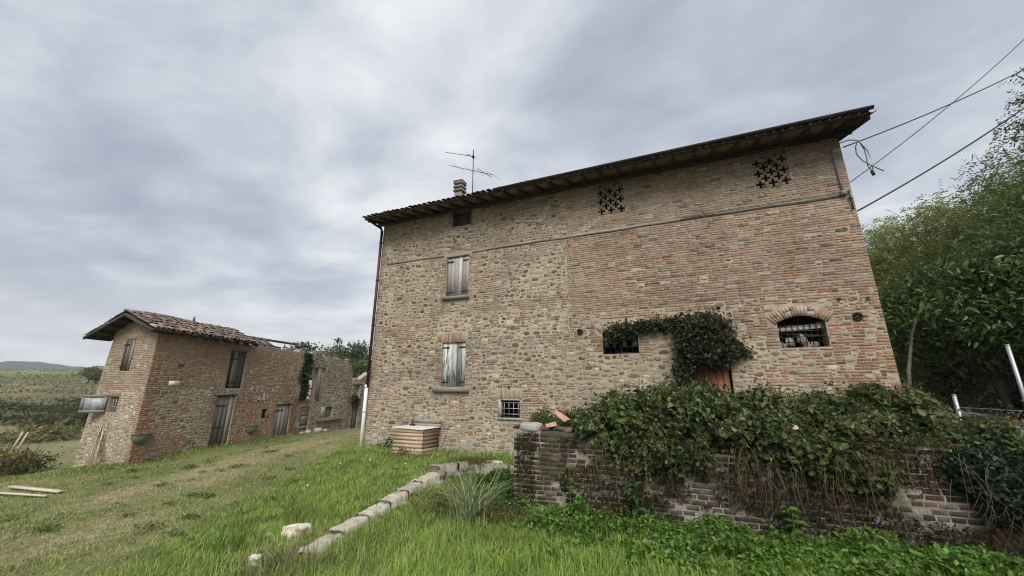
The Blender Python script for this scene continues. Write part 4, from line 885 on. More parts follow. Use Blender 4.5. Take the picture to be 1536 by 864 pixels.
for s_ in (.06, .3, .55, .8):
    for E_ in (EVL, EVR):
        A_ = E_(g0 + .03) * (1 - s_) + RDG(g0 + .03) * s_; B_ = E_(.3) * (1 - s_) + RDG(.3) * s_; mb = MB(); dz = np.array([0, 0, -.08]); mb.beam(A_ + dz, B_ + dz, .09, .10, (.06, .05, .042)); mb.build('purlin', M_WOODH, rf)
for t_ in np.arange(.1, 4.3, .52):
    mb = MB(); A_ = EVR(t_) + np.array([-.03, 0, -.055]); B_ = A_ + (RDG(t_) - EVR(t_)) * .35; mb.beam(A_, B_, .07, .08, (.06, .05, .04)); mb.build('rafter', M_WOODH, rf)
# open end where the roof has gone: purlin and two rafters left
mb = MB(); mb.beam(ff([(4.1, 4.5, -.75)])[0], ff([(8.1, 4.52, -.75)])[0], .09, .11, (.10, .09, .08), jit=.006); mb.build('beam', M_WOODH, rf)
for u_ in (5.15, 5.62):
    mb = MB(); mb.beam(ff([(u_, 4.10, .04)])[0], ff([(u_ + .1, 4.56, -.85)])[0], .09, .10, (.10, .09, .08), jit=.005); mb.build('rafter', M_WOODH, rf)
mb = MB(); mb.beam(ff([(4.2, 4.13, -.05)])[0], ff([(6.2, 4.11, -.05)])[0], .13, .08, (.10, .09, .075), jit=.01); mb.build('wall_plate', M_WOODH, rf)

# ================================================================== roofless stone RUIN behind it
ruin = thing('stone_ruin', 'roofless rubble stone ruin with a broken upper window and ivy beside the outbuilding', 'ruin', (*(PB + dv * 10.2), -.5))
RO = {'up': (8.45, 1.42, 9.62, 3.2), 'low_door': (8.44, -.7, 9.2, 1.02), 'low': (10.62, .33, 11.4, .92)}
def rtop(u): return float(np.interp(u, [7.65, 8.0, 8.6, 9.2, 10.2, 11, 11.8, 12.4, 12.9, 13.2], [4.1, 4.22, 4.1, 4.05, 4.06, 3.92, 3.9, 3.8, 3.55, 3.3])) + .42 * (fbm(u * 2, 5., .5, 19, 3) - .5)
rw = wall_panel('wall', ff, 7.66, 13.2, -1.2, rtop, list(RO.values()), .42, M_MORTAR, ruin, du=.16)
def rbk(u, v): return .96 if (u < 8.4 and v < 1.4) or u > 12.5 else .35
def rbc(u, v, rg): return np.array([.28, .125, .075]) * rg.uniform(.6, 1.1) if u < 8.45 and v < 1.5 else np.array([.31, .185, .12]) * rg.uniform(.65, 1.15)
def rsc(u, v, rg): return STONES[rg.choice([1, 2, 3, 3, 4, 5, 7, 9, 6])] * rg.uniform(.65, 1.05)
rp = masonry(7.67, 13.2, -.9, 4.3, lambda u: rtop(u) - .01, [RO['up'], RO['low_door'], RO['low'], (8.3, 3.2, 10.1, 3.3)], lambda u, v: .03 if (u < 8.35 and v < 1.4) or u > 12.6 + .2 * (int(v / .2) % 2) else 1., rbk, rbc, rsc, 51,
             sizes=((.17, .07, 20), (.13, .055, 60), (.1, .042, 120), (.07, .035, 150), (.04, .025, 120)), prot=.012)
lay(rp, ff, rw, n_each=150)
for k in range(46):     # loose stones along the broken top
    u_ = rng.uniform(7.7, 13.1); V, T = rock_arrays(ff([(u_, rtop(u_) + rng.uniform(-.02, .07), -rng.uniform(.03, .4))])[0], rng.uniform(.08, .2), rng.uniform(.08, .14), rng.uniform(.035, .07), k, 1, rng.uniform(0, 3))
    np_mesh('stone', V, np.array(T), M_STONE, rw, fcol=np.tile(STONES[rng.integers(10)] * .95, (len(T), 1)))
mb = MB(); fbox(mb, ff, 8.2, 3.2, -.4, 10.15, 3.30, .03, (.15, .135, .12), jit=.01); mb.build('lintel', M_WOODH, ruin)
mb = MB(); mb.beam(ff([(9.66, 1.38, .0)])[0], ff([(9.6, 3.2, -.02)])[0], .16, .14, (.20, .185, .165), up=(1, 0, 0), jit=.008); mb.build('post', M_WOOD, ruin)
o = bpy.data.objects.new('door', None); col.objects.link(o); o.parent = ruin; setp(o, 'low grey hatch door of horizontal boards')
for k in range(6):
    mb = MB(); z = -.5 + k * .25; c = np.array(OLDW[k % 4]) * rng.uniform(.8, 1.2); fbox(mb, ff, 8.47, z, -.09, 9.17, z + .24, -.06 + rng.normal(0, .006), tuple(c), jit=.004); mb.build('plank', M_WOODH, o)
mb = MB(); fbox(mb, ff, 10.9, .34, -.4, 11.4, .92, -.15, (.25, .24, .22)); mb.build('shutter', M_WOOD, ruin)
mb = MB(); fbox(mb, ff, 10.2, .33, -.1, 10.62, .94, .025, (.3, .29, .27)); mb.build('plaster_patch', M_CONC, ruin)
mb = MB(); fbox(mb, ff, 9.9, .05, .02, 12.2, .16, .16, (.10, .085, .07), jit=.015); mb.build('timber', M_WOODH, ruin)
q5 = [ff([(u_, 0, n_)])[0] for u_, n_ in ((7.66, -3.2), (13.2, -3.2))]; q6 = [ff([(13.18, 0, n_)])[0] for n_ in (-.42, -3.2)]
mb = MB()
for (p, q, zt) in ((q5[0], q5[1], .9), (q6[0], q6[1], 2.6)): mb.beam((p[0], p[1], zt / 2 - .5), (q[0], q[1], zt / 2 - .5), .3, zt + 1, (.3, .27, .2), jit=.03)
mb.build('rear_wall', M_MORTAR, ruin)
iv = np.array([(rng.normal(8.35, .16) + .1 * math.sin(z * 4), z, rng.uniform(0, .16)) for z in rng.uniform(1.4, 4.0, 1500)]); leaves_obj('ivy', ff(iv), np.random.default_rng(3), .10, .9, [(.02, .045, .014), (.03, .06, .02), (.015, .032, .012)], ruin, up=.2)
# far bay with its doorway
bay = thing('ruined_bay', 'crumbling stone gatepost bay with an old dark door at the far end of the ruin', 'ruin', (*(PB + dv * 14.2), -.5))
BO = (13.55, -.8, 14.35, 2.62)
def btop(u): return float(np.interp(u, [13.25, 13.6, 14.2, 14.6, 15.4, 17], [2.5, 2.75, 2.7, 2.9, 3.3, 2.4])) + .2 * (fbm(u * 2, 8., .5, 29, 3) - .5)
bw = wall_panel('wall', ff, 13.25, 17, -1.2, btop, [(13.55, -.8, 14.35, 2.3)], .4, M_MORTAR, bay, du=.16)
bp = masonry(13.25, 17, -.9, 3.4, lambda u: btop(u) - .01, [(13.55, -.8, 14.35, 2.3)], lambda u, v: 1., lambda u, v: .4, rbc, rsc, 53, sizes=((.17, .07, 20), (.13, .055, 60), (.1, .042, 120), (.07, .035, 150)), prot=.012); lay(bp, ff, bw, n_each=60)
o = bpy.data.objects.new('door', None); col.objects.link(o); o.parent = bay; planks(ff, o, 13.57, 14.33, -.7, 1.0, 5, DKW + OLDW[:2], -.08, .03, cut=.12)
mb = MB(); fbox(mb, ff, 13.3, 2.3, -.3, 14.7, 2.42, .03, (.14, .12, .1), jit=.01); mb.build('lintel', M_WOODH, bay)
iv = np.array([(rng.normal(13.75, .25), rng.normal(1.25, .16), rng.uniform(-.05, .2)) for _ in range(500)]); leaves_obj('ivy', ff(iv), np.random.default_rng(4), .10, .9, [(.02, .045, .014), (.03, .06, .02)], bay, up=.2)
# fallen stones at the foot of the ruin
for k, (u_, n_, s_) in enumerate(((8.6, .5, .19), (9.35, .55, .24), (8.15, .45, .13), (10.1, .5, .14))):
    p = ff([(u_, 0, n_)])[0]; z = float(hgt(p[0], p[1])); o = rock('fallen_stone', (p[0], p[1], z + s_ * .45), s_, s_ * .8, s_ * .6, k + 3, (.40, .33, .27), rotz=k)
    setp(o, ['pinkish fallen stone below the low hatch door of the ruin', 'largest pinkish fallen stone leaning at the foot of the ruin', 'small fallen stone at the red brick pier of the ruin', 'small fallen stone right of the large one at the ruin'][k], 'stone', 'fallen stones by the ruin')
# bundle of canes leaning on the gable
bn = thing('cane_bundle', 'bundle of dry pale canes leaning against the gable of the outbuilding', 'canes', (PB[0] - 1.9, PB[1] - .5, -.8))
for k in range(9):
    a = np.array([PB[0] - 1.28 + rng.normal(0, .12), PB[1] - .5 + rng.normal(0, .08), -.8]); b = np.array([PB[0] - 2.05 + rng.normal(0, .09), PB[1] - .05, .35 + rng.uniform(-.3, .4)]); mb = MB(); mb.tube([a, (a + b) / 2 + rng.normal(0, .015, 3), b], .017, 5, c=tuple(np.array((.42, .34, .24)) * rng.uniform(.7, 1.2))); mb.build('cane', M_BARK, bn)

# ================================================================== TERRACE and its old brick retaining wall
TX0, TY = 7.46, -4.8
wr = Frame((TX0, TY, 0), (1, 0))
def ttop(u): return float(np.interp(u, [0, .9, 1.6, 2.3, 3.5, 4.3, 5.0, 5.6, 6.1, 6.6], [1.27, 1.25, 1.13, 1.07, 1.02, 1.1, 1.26, 1.2, .9, .45]))
mb = MB(); gx = np.linspace(TX0 + .05, 15.6, 34); gy = np.linspace(TY + .12, .02, 16); Xg, Yg = np.meshgrid(gx, gy, indexing='ij')
Zg = 1.05 + .10 * (fbm(Xg, Yg, 1.2, 71, 3) - .5) + .12 * sstep(9, 14, Xg); Zg = np.where(Xg > 14.3, 1.06, Zg)
VT = np.stack([Xg, Yg, Zg], -1).reshape(-1, 3); nn_ = len(gy); FT = [(i * nn_ + j, (i + 1) * nn_ + j, (i + 1) * nn_ + j + 1, i * nn_ + j + 1) for i in range(len(gx) - 1) for j in range(nn_ - 1)]
tcol = np.array([.07, .085, .03]) + (fbm(VT[:, 0], VT[:, 1], .8, 72, 3)[:, None] - .5) * .05
terr = np_mesh('terrace_ground', VT, np.array(FT), M_SOIL, vcol=np.clip(tcol, .01, 1), smooth=True); setp(terr, kind='structure')
rwl = thing('retaining_wall', 'old dark mossy brick retaining wall with lime-white patches, draped in ivy', 'wall', (TX0 + 3, TY, 0))
wl = wall_panel('wall', wr, 0, 6.5, -.4, lambda u: ttop(u) - .02, [], .3, M_OLDMORTAR, rwl, du=.25)
side = Frame((TX0, 0, 0), (0, -1)); wall_panel('side_wall', side, 0.02, 4.79, -.4, lambda u: 1.2, [], .05, M_OLDMORTAR, rwl)
def wbc(u, v, rg):
    c = np.array([(.10, .06, .045), (.07, .05, .038), (.14, .085, .06), (.055, .042, .034), (.17, .11, .085)][rg.integers(5)]) * rg.uniform(.7, 1.2)
    wh = math.exp(-((u - 2.7) / .75) ** 2 - ((v - .45) / .33) ** 2) + .8 * math.exp(-((u - 5.0) / .5) ** 2 - ((v - .4) / .16) ** 2) + .45 * math.exp(-((u - .5) / .7) ** 2 - ((v - .3) / .12) ** 2)
    wh *= .45 + 1.1 * fbm(u, v, .35, 17, 3)
    if rg.random() < wh: c = c * .5 + np.array([.34, .32, .295]) * .5 * rg.uniform(.6, 1.1)
    if rg.random() < .012: c = np.array([.33, .17, .115])
    br = sstep(.45, .62, fbm(u, v, .9, 23, 2)) * (1 if v < .5 else .4)
    return (c * (1 - .5 * br) + np.array([.085, .045, .018]) * .5 * br) * .66
wp = masonry(0, 6.5, -.1, 1.3, lambda u: ttop(u) - .01, [], lambda u, v: 0, lambda u, v: .90, wbc, scol, 61, course=.069, joint=.019, prot=.007, lens=(.12, .19), pj=.0035)
lay(wp, wr, wl, n_each=300, bmat=M_OLDBRICK)
for k in range(3):
    u_ = .1 + k * .40 + rng.normal(0, .04); V, T = rock_arrays(wr([(u_, ttop(u_) + .015, -.14)])[0], rng.uniform(.10, .15), .13, .05, k + 60, 2, rng.normal(0, .25), .3, .6)
    np_mesh('coping_stone', V, np.array(T), M_STONE, rwl, fcol=np.tile(np.array((.12, .085, .068)) * rng.uniform(.5, 1.3), (len(T), 1)))
o = rock('coping_block', (7.72, -4.70, 1.29), .19, .13, .09, 90, (.46, .46, .43), M_CONC, rwl, sub=3, rough=.16, flat=.6)
# broken tiles lying along the coping
for k, (xx, yy, zz_, ry, lb) in enumerate(((8.36, -4.72, 1.36, .5, 'largest broken orange roof tile lying tilted on the mossy wall top'), (8.14, -4.66, 1.31, -.2, 'broken tile piece left of the largest one on the wall top'), (8.75, -4.68, 1.30, .2, 'flat broken tile piece right of the largest one on the wall top'), (10.5, -4.74, 1.36, .1, 'pink tile shard among the ivy above the white-limed bricks'), (11.25, -4.8, 1.36, -.2, 'pink tile shard in the ivy nearest the reddish door'))):
    s_ = (.72, .4, .45, .34, .3)[k]; V = TV * np.array([1.1, s_, 1.]); M_ = Matrix.Rotation(ry, 3, 'Y') @ Matrix.Rotation(1.1 + k * .9, 3, 'Z'); V = V @ np.array(M_).T + np.array([xx, yy, zz_])
    mb = MB(); mb.add(V, TQ, c=(.42, .235, .165) if k < 3 else (.44, .33, .28)); o = mb.build('broken_roof_tile', M_BRICK); setp(o, lb, 'roof tile', 'broken tiles on the retaining wall')

# ================================================================== ROAD, posts
mb = MB(); Y_ = np.linspace(-13, 60, 60)
for a, b in zip(Y_[:-1], Y_[1:]):
    mb.add([(road_near(a) - .3, a, 1.085), (road_far(a), a, 1.11), (road_far(b), b, 1.11), (road_near(b) - .3, b, 1.085)], [(0, 1, 2, 3)])
setp(mb.build('road', M_ASPH), kind='structure')
mb = MB()
for a, b in zip(Y_[:-1], Y_[1:]): mb.box((0, 0, 0), (1, 1, 1), M=lambda V: np.stack([road_far(a + (b - a) * V[:, 1]) + V[:, 0] * .14, a + (b - a) * V[:, 1], .95 + V[:, 2] * .21], -1))
setp(mb.build('kerb', mat('kerb_stone', (.42, .41, .39), vary=.2, vscale=9, bump=.5)), kind='structure')
for (xx, yy, z0, z1, lb) in ((13.82, -3.0, .9, 1.79, 'short galvanised steel post standing in dry weeds at the roadside'), (14.56, -3.0, .9, 2.5, 'taller leaning-looking galvanised post at the right edge by the road')):
    t = thing('roadside_post', lb, 'post', (xx, yy, z0), 'galvanised posts along the road')
    mb = MB(); mb.tube([(xx, yy, z0), (xx, yy, (z0 + z1) / 2), (xx, yy, z1)], .024, 10); mb.build('tube', M_GALV, t, smooth=True)
    mb = MB(); mb.tube([(xx, yy, z1 - .002), (xx, yy, z1 + .006), (xx, yy, z1 + .012)], .027, 10); mb.build('cap', M_GALV, t)
for k, zz_ in enumerate((1.62,)):
    mb = MB(); P_ = [(13.82 + t * 4.2, -3.0 + .2 * t, zz_ + .1 * t - .12 * math.sin(math.pi * t)) for t in np.linspace(0, 1, 9)]; mb.tube(P_, .004, 4); o = mb.build('fence_wire', M_CABLE2); setp(o, 'thin wire strung from the short roadside post', 'wire')
# ================================================================== wooden crate by the house wall
cr_ = thing('wooden_crate', 'pale pine board crate with a white lid standing against the farmhouse wall', 'crate', (2.35, -.45, 0))
A0, A1, A2, A3 = np.array([1.78, -.72]), np.array([2.86, -.72]), np.array([3.02, -.12]), np.array([1.86, -.12]); zb = -.12
for i in range(8):
    z0, z1 = zb + i * .107, zb + i * .107 + .1055; c = np.array((.47, .345, .24)) * rng.uniform(.93, 1.07)
    mb = MB(); mb.beam((*A0, (z0 + z1) / 2), (*A1, (z0 + z1) / 2), .022, z1 - z0, tuple(c), jit=.0012); mb.build('front_board', M_WOODH, cr_)
    mb = MB(); mb.beam((*(A1 + np.array([.005, .02])), (z0 + z1) / 2), (*A2, (z0 + z1) / 2), .022, z1 - z0, tuple(c * (.36 if i in (3, 4, 5, 6) else .58)), jit=.0012); mb.build('side_board', M_WOODH, cr_)  # side colour darkened to paint the shading of that face
mb = MB(); mb.beam((*A0, zb + .42), (*A3, zb + .42), .02, .84, (.4, .28, .19)); mb.beam((*A3, zb + .42), (*A2, zb + .42), .02, .84, (.4, .28, .19)); mb.build('rear_board', M_WOODH, cr_)
mb = MB(); zl = zb + .875; mb.add([(*(A0 + [-.06, -.05]), zl + .03), (*(A1 + [-.03, -.05]), zl - .012), (*(A1 + [.06, .0]), zl + .0), (*(A2 + [.05, 0]), zl + .03), (*A3, zl + .05)], T=[(0, 1, 2), (0, 2, 3), (0, 3, 4)])
mb.add([(*(A0 + [-.06, -.05]), zl + .018), (*(A1 + [-.03, -.05]), zl - .024), (*(A1 + [.06, .0]), zl - .012), (*(A2 + [.05, 0]), zl + .018), (*A3, zl + .038)], T=[(2, 1, 0), (3, 2, 0), (4, 3, 0)])
Vd = [(*(A0 + [-.06, -.05]), zl + .03), (*(A1 + [-.03, -.05]), zl - .012), (*(A1 + [.06, .0]), zl), (*(A2 + [.05, 0]), zl + .03)]
mb.add([*Vd, *[(p[0], p[1], p[2] - .012) for p in Vd]], [(0, 4, 5, 1), (1, 5, 6, 2), (2, 6, 7, 3)]); mb.build('lid', mat('lid_white', (.62, .60, .56), rough=.6, vary=.15, vscale=7, bump=.1), cr_)
for (xx, zz_) in ((2.06, .20), (2.60, .20)):
    mb = MB(); k = 8; an_k = np.arange(k) * 2 * math.pi / k; mb.add(np.stack([xx + .022 * np.cos(an_k), np.full(k, -.737), zz_ + .028 * np.sin(an_k)], -1), T=[(0, i + 1, i) for i in range(1, k - 1)]); mb.build('hole', M_DARK, cr_)
bb = thing('grey_board', 'weathered grey board standing upright behind the crate on the wall', 'board', (2.5, -.06, .74))
for z in (.80, .935):
    mb = MB(); mb.box((1.92, -.075, z - .06), (3.05, -.045, z + .065), tuple(np.array((.26, .235, .21)) * rng.uniform(.85, 1.15)), jit=.004); mb.build('plank', M_WOODH, bb)
mb = MB(); mb.tube([(2.12, -.25, .80), (2.12, -.24, 1.0)], .018, 6); mb.tube([(2.04, -.27, .81), (2.12, -.25, .86), (2.22, -.25, .81)], .025, 6); setp(mb.build('hand_tool', M_IRON), 'small dark iron tool lying on the white crate lid', 'tool')
mb = MB(); mb.tube([(3.12, -.35, .0), (3.17, -.2, .3), (3.22, -.06, .62)], .012, 5, c=(.5, .42, .32)); setp(mb.build('leaning_stick', M_BARK), 'thin pale stick leaning on the wall beside the crate', 'stick')
# ================================================================== low stone kerb wall, rocks
lw = thing('low_stone_wall', 'low tumbled wall of pale flat stones crossing the grass to the brick wall', 'wall', (5.6, -5, .1))
LP = np.array([(5.95, -7.35), (5.70, -6.5), (5.45, -5.3), (5.12, -4.0), (4.95, -3.1), (5.35, -2.35), (6.0, -2.35), (6.7, -2.7), (7.4, -3.3)]); sg = np.concatenate([[0], np.cumsum(np.linalg.norm(np.diff(LP, axis=0), axis=1))])
def slab(s0, s1, zt, hw, c, seed, name='slab'):
    """rough flat capping slab following the line of the wall, broken edges, thick sides"""
    rg = np.random.default_rng(seed); n_, m_ = max(6, int((s1 - s0) / .045)), 7; G = []
    for i, q in enumerate(np.linspace(s0, s1, n_)):
        p = np.array([np.interp(q, sg, LP[:, 0]), np.interp(q, sg, LP[:, 1])]); e = np.array([np.interp(q + .15, sg, LP[:, 0]), np.interp(q + .15, sg, LP[:, 1])]) - np.array([np.interp(q - .15, sg, LP[:, 0]), np.interp(q - .15, sg, LP[:, 1])]); e = e / (np.linalg.norm(e) + 1e-9); nrm = np.array([-e[1], e[0]])
        wl_ = hw * (1 + .5 * (fbm(q * 3, seed, .5, 350, 3) - .5)); wr_ = hw * (1 + .7 * (fbm(q * 3, seed + 9., .5, 352, 3) - .5)); taper = min(1, .72 + 3 * min(q - s0, s1 - q))
        for j in range(m_):
            f = j / (m_ - 1); o_ = (-wl_ + (wl_ + wr_) * f) * taper; r_z = .035 * (fbm(q * 6, f * 2 + seed, .4, 354, 3) - .5) + rg.normal(0, .004) - .02 * (abs(f - .5) > .45); pp = p + nrm * o_ + e * rg.normal(0, .008) + e * (.06 * (fbm(f * 3., seed, .5, 356, 2) - .5) if i in (0, n_ - 1) else 0)
            G.append((*pp, zt + r_z))
    G = np.array(G); B_ = G.copy(); B_[:, 2] -= .26; V = np.concatenate([G, B_]); o2 = len(G); Q = [(i * m_ + j, i * m_ + j + 1, (i + 1) * m_ + j + 1, (i + 1) * m_ + j) for i in range(n_ - 1) for j in range(m_ - 1)]
    Q += [(i * m_ + j, (i + 1) * m_ + j, o2 + (i + 1) * m_ + j, o2 + i * m_ + j) for i in range(n_ - 1) for j in (0, m_ - 1)] + [(i * m_ + j, i * m_ + j + 1, o2 + i * m_ + j + 1, o2 + i * m_ + j) for i in (0, n_ - 1) for j in range(m_ - 1)]
    mb = MB(); mb.add(V, Q, c=tuple(c)); return mb.build(name, M_PALE, lw)
s_ = .0; k = 0
while s_ < sg[-1] - .15:
    f_ = s_ / sg[-1]; l_ = rng.uniform(.45, 1.0) if f_ < .45 else rng.uniform(.25, .5); zt = .09 + .05 * sstep(.02, .3, f_) + .13 * sstep(.42, .56, f_) + rng.normal(0, .012)
    c = np.array((.43, .395, .32) if f_ < .5 else (.27, .245, .19)) * rng.uniform(.8, 1.1); slab(s_, min(s_ + l_, sg[-1]), zt, .155 if f_ < .5 else .17, c, k + 20)
    m_ = s_ + l_ / 2; px_, py_ = np.interp(m_, sg, LP[:, 0]), np.interp(m_, sg, LP[:, 1])
    for q in range(2):   # rubble on the sunken side
        rock('stone', (px_ + .2 + rng.normal(0, .05), py_ + .05 + rng.normal(0, .1), zt - .14 - .08 * q), rng.uniform(.09, .17), .10, .07, k + 300 + q * 50, c * .6, parent=lw, rotz=rng.uniform(0, 3), sub=2, rough=.4)
    s_ += l_ + rng.uniform(.004, .03); k += 1
o = rock('rock', (5.98, -2.32, .27), .2, .1, .045, 777, (.62, .58, .50), rotz=.1); setp(o, 'flat white stone lying on the mossy bend of the low wall', 'stone')
moss = np.stack([rng.normal(5.55, .28, 1600), rng.normal(-2.35, .13, 1600), np.zeros(1600)], -1); moss[:, 2] = .28 + rng.uniform(-.03, .06, 1600)
setp(leaves_obj('moss_cushion', moss, np.random.default_rng(8), .045, .35, [(.16, .145, .04), (.20, .18, .06), (.12, .13, .035)], up=1), 'yellow-green moss cushion on the bend of the low stone wall', 'moss', kind='stuff')
for k, (xx, yy, sx, sy, sz, lb, c) in enumerate(((5.36, -6.98, .155, .12, .085, 'large pale angular rock at the near end of the low wall', (.60, .55, .44)), (5.72, -7.75, .06, .055, .06, 'small white rock at the bottom of the dry grass heap', (.62, .59, .52)), (5.06, -7.1, .08, .05, .025, 'flat grey stone sunk in the grass left of the pale rock', (.33, .31, .24)))):
    z = float(hgt(xx, yy)); o = rock('rock', (xx, yy, z + sz * .75), sx, sy, sz, 400 + k, c, rotz=.5 + k, rough=.5, sub=3, flat=.7); setp(o, lb, 'rock', 'pale rocks in the lawn')
for k, (xx, yy, s_, lb) in enumerate(((13.0, -5.3, .085, 'white rubble lump at the foot of the brown bank'), (13.2, -5.2, .05, 'small white rubble flake between two lumps at the bank foot'), (13.38, -5.28, .07, 'white rubble lump at the far right edge of the bank foot'))):
    z = float(hgt(xx, yy)); o = rock('rock', (xx, yy, z + s_ * .6), s_, s_ * .8, s_ * .6, 500 + k, (.58, .56, .53), rotz=k, rough=.3); setp(o, lb, 'rock', 'rubble at the bank foot')
for k, (a, b, lb) in enumerate((((-3.75, -6.62), (-2.05, -6.45), 'bleached board lying in the grass, upper of two at the left edge'), ((-3.6, -7.05), (-1.75, -6.75), 'thin bleached batten lying in the grass, lower of two at the left edge'))):
    mb = MB(); za, zb_ = float(hgt(*a)) + .05, float(hgt(*b)) + .05; mb.beam((*a, za), (*b, zb_), .11 if k == 0 else .06, .03, (.52, .46, .36), jit=.004); o = mb.build('fallen_board', M_WOODH); setp(o, lb, 'board', 'boards in the grass')

# ================================================================== cables
def cable(name, a, b, sag, r, lb, m=None, n=16):
    a = np.array(a, float); b = np.array(b, float); P_ = [a + (b - a) * t - np.array([0, 0, sag * 4 * t * (1 - t)]) for t in np.linspace(0, 1, n)]; mb = MB(); mb.tube(P_, r, 6); o = mb.build(name, m or M_CABLE); return setp(o, lb, 'cable', 'overhead cables at the house corner')
cable('overhead_cable', (14.5, -.03, 7.80), (21.6, 4.0, 11.75), .12, .016, 'upper black overhead cable running from the eaves corner to the right edge')
cable('overhead_cable', (14.5, .05, 6.86), (21.6, 4.0, 12.9), .15, .011, 'thin cable crossing the upper one, rising steeply to the right edge')
cable('overhead_cable', (14.5, .05, 6.08), (21.4, 4.0, 10.7), .12, .021, 'thick twisted cable leaving the house side below the iron anchor')
cable('overhead_cable', (16.0, .9, 5.75), (21.4, 4.0, 9.3), .1, .008, 'faint lowest wire passing through the treetops')
cl_ = thing('cable_loop', 'hanging loop of loose grey cable ends at the house corner', 'cable', (14.6, -.1, 7.8))
for k, P_ in enumerate(([(14.27, -.05, 7.82), (14.45, -.1, 7.9), (14.62, -.12, 7.92), (14.78, -.12, 7.86), (14.9, -.12, 7.55), (14.93, -.12, 7.25), (14.9, -.12, 6.95)],
                        [(14.78, -.12, 7.86), (14.70, -.12, 7.7), (14.68, -.12, 7.5), (14.76, -.12, 7.3), (14.88, -.12, 7.15), (15.1, -.12, 6.93)], [(14.8, -.1, 7.86), (14.86, -.1, 7.6), (14.86, -.1, 7.35), (14.84, -.1, 7.15), (14.92, -.1, 6.92)])):
    mb = MB(); mb.tube(P_, .013, 5); mb.build('strand', M_CABLE2, cl_)
mb = MB(); mb.tube([(14.88, -.12, 6.99), (14.89, -.12, 6.93), (14.9, -.12, 6.87)], .035, 8); mb.build('clamp', M_CABLE, cl_)

# ================================================================== IVY on the terrace wall
IVY = [(.06, .10, .033), (.085, .135, .04), (.042, .07, .025), (.115, .16, .048), (.165, .19, .065), (.09, .08, .04)]
def blobs(spec, dens, rg):
    """points in a lumpy shell over overlapping ellipsoids: (x,y,z,rx,ry,rz)"""
    out = []; nrm = []
    for (x0, y0, z0, a, b, c) in spec:
        n = int(dens * (a * b + b * c + a * c) * 4); d = unit(rg.normal(0, 1, (n, 3))); q = rg.uniform(.60, 1.06, (n, 1)) * (1 + .22 * (np.array([mnoise.noise(Vector((float(v[0]) * 3 + x0, float(v[1]) * 3, float(v[2]) * 3 + z0))) for v in d])[:, None]))
        out.append(np.array([x0, y0, z0]) + d * q * np.array([a, b, c])); nrm.append(d)
    return np.concatenate(out), np.concatenate(nrm)
def core(spec, name, parent, c=(.012, .016, .008)):  # added near-black lumps; dark colour stands in for shade inside the ivy
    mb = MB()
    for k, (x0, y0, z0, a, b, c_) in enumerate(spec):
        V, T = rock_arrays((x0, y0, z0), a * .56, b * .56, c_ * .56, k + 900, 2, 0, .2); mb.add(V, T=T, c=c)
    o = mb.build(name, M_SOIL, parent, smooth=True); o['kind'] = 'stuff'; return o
rgI = np.random.default_rng(101)
ivy = thing('terrace_ivy', 'thick mass of ivy and brambles spilling over the mossy brick retaining wall', 'ivy', (10.3, -4.5, 1.2))
spec = [(8.75, -4.45, 1.34, .5, .45, .2), (9.25, -4.5, 1.42, .6, .5, .40), (9.75, -4.55, 1.40, .6, .5, .45), (9.45, -4.8, 1.12, .55, .26, .38), (9.9, -4.8, 1.02, .45, .25, .35), (10.3, -4.45, 1.55, .55, .5, .38), (10.75, -4.4, 1.52, .5, .5, .36), (10.5, -4.72, 1.32, .55, .28, .26),
        (11.15, -4.45, 1.34, .5, .5, .26), (11.1, -4.8, 1.16, .38, .22, .26), (11.45, -4.75, 1.18, .4, .26, .28), (11.7, -4.35, 1.40, .55, .5, .27), (12.1, -4.2, 1.54, .5, .45, .30), (12.45, -4.1, 1.54, .5, .45, .30), (12.75, -4.1, 1.52, .4, .45, .26), (11.9, -4.82, .88, .26, .14, .15), (12.9, -4.3, 1.30, .4, .4, .2),
        (13.2, -4.45, 1.22, .4, .4, .16)]
core(spec, 'shade_core', ivy)
C_, Nn_ = blobs(spec, 2700, rgI); gn = np.array([mnoise.noise(Vector((float(p[0]) * 3.1, float(p[1]) * 3.1, float(p[2]) * 3.4))) for p in C_]); keepm = (C_[:, 2] > .45) & (gn > -.20 + .12 * rgI.normal(0, 1, len(C_))) & ~((np.abs(C_[:, 0] - 10.55) < .26) & (C_[:, 2] < 1.28)); C_, Nn_ = C_[keepm], Nn_[keepm]; C_ = C_ + Nn_ * (.20 * gn[keepm] - .03)[:, None]
leaves_obj('foliage', C_, rgI, .062, .85, IVY, ivy, hexa=True, up=.4, out=Nn_, flat=.9, jit=.45)
sh = []; shn = []
for _ in range(330):      # loose shoots reaching out of the mass, up, forward and hanging
    q = spec[rgI.integers(len(spec))]; d_ = unit(np.array([rgI.normal(0, .8), -abs(rgI.normal(0, .7)), rgI.normal(.25, .8)])); p0 = np.array(q[:3]) + d_ * np.array(q[3:]) * .9; l_ = rgI.uniform(.12, .38)
    P_ = [p0 + d_ * l_ * t_ + np.array([0, 0, -.5 * l_ * t_ * t_]) for t_ in np.linspace(0, 1, 5)]; shn.append(P_)
    for p_ in P_[1:]: sh += [p_ + rgI.normal(0, .025, 3) for _ in range(3)]
leaves_obj('young_shoot', np.array(sh), rgI, .05, .75, [(.10, .14, .04), (.14, .17, .055), (.075, .10, .03), (.13, .10, .05)], ivy, hexa=True, up=.5)['kind'] = 'stuff'
stems_obj('runner', shn, (.004, .002), (.13, .11, .06), ivy, 3)['kind'] = 'stuff'
st = []
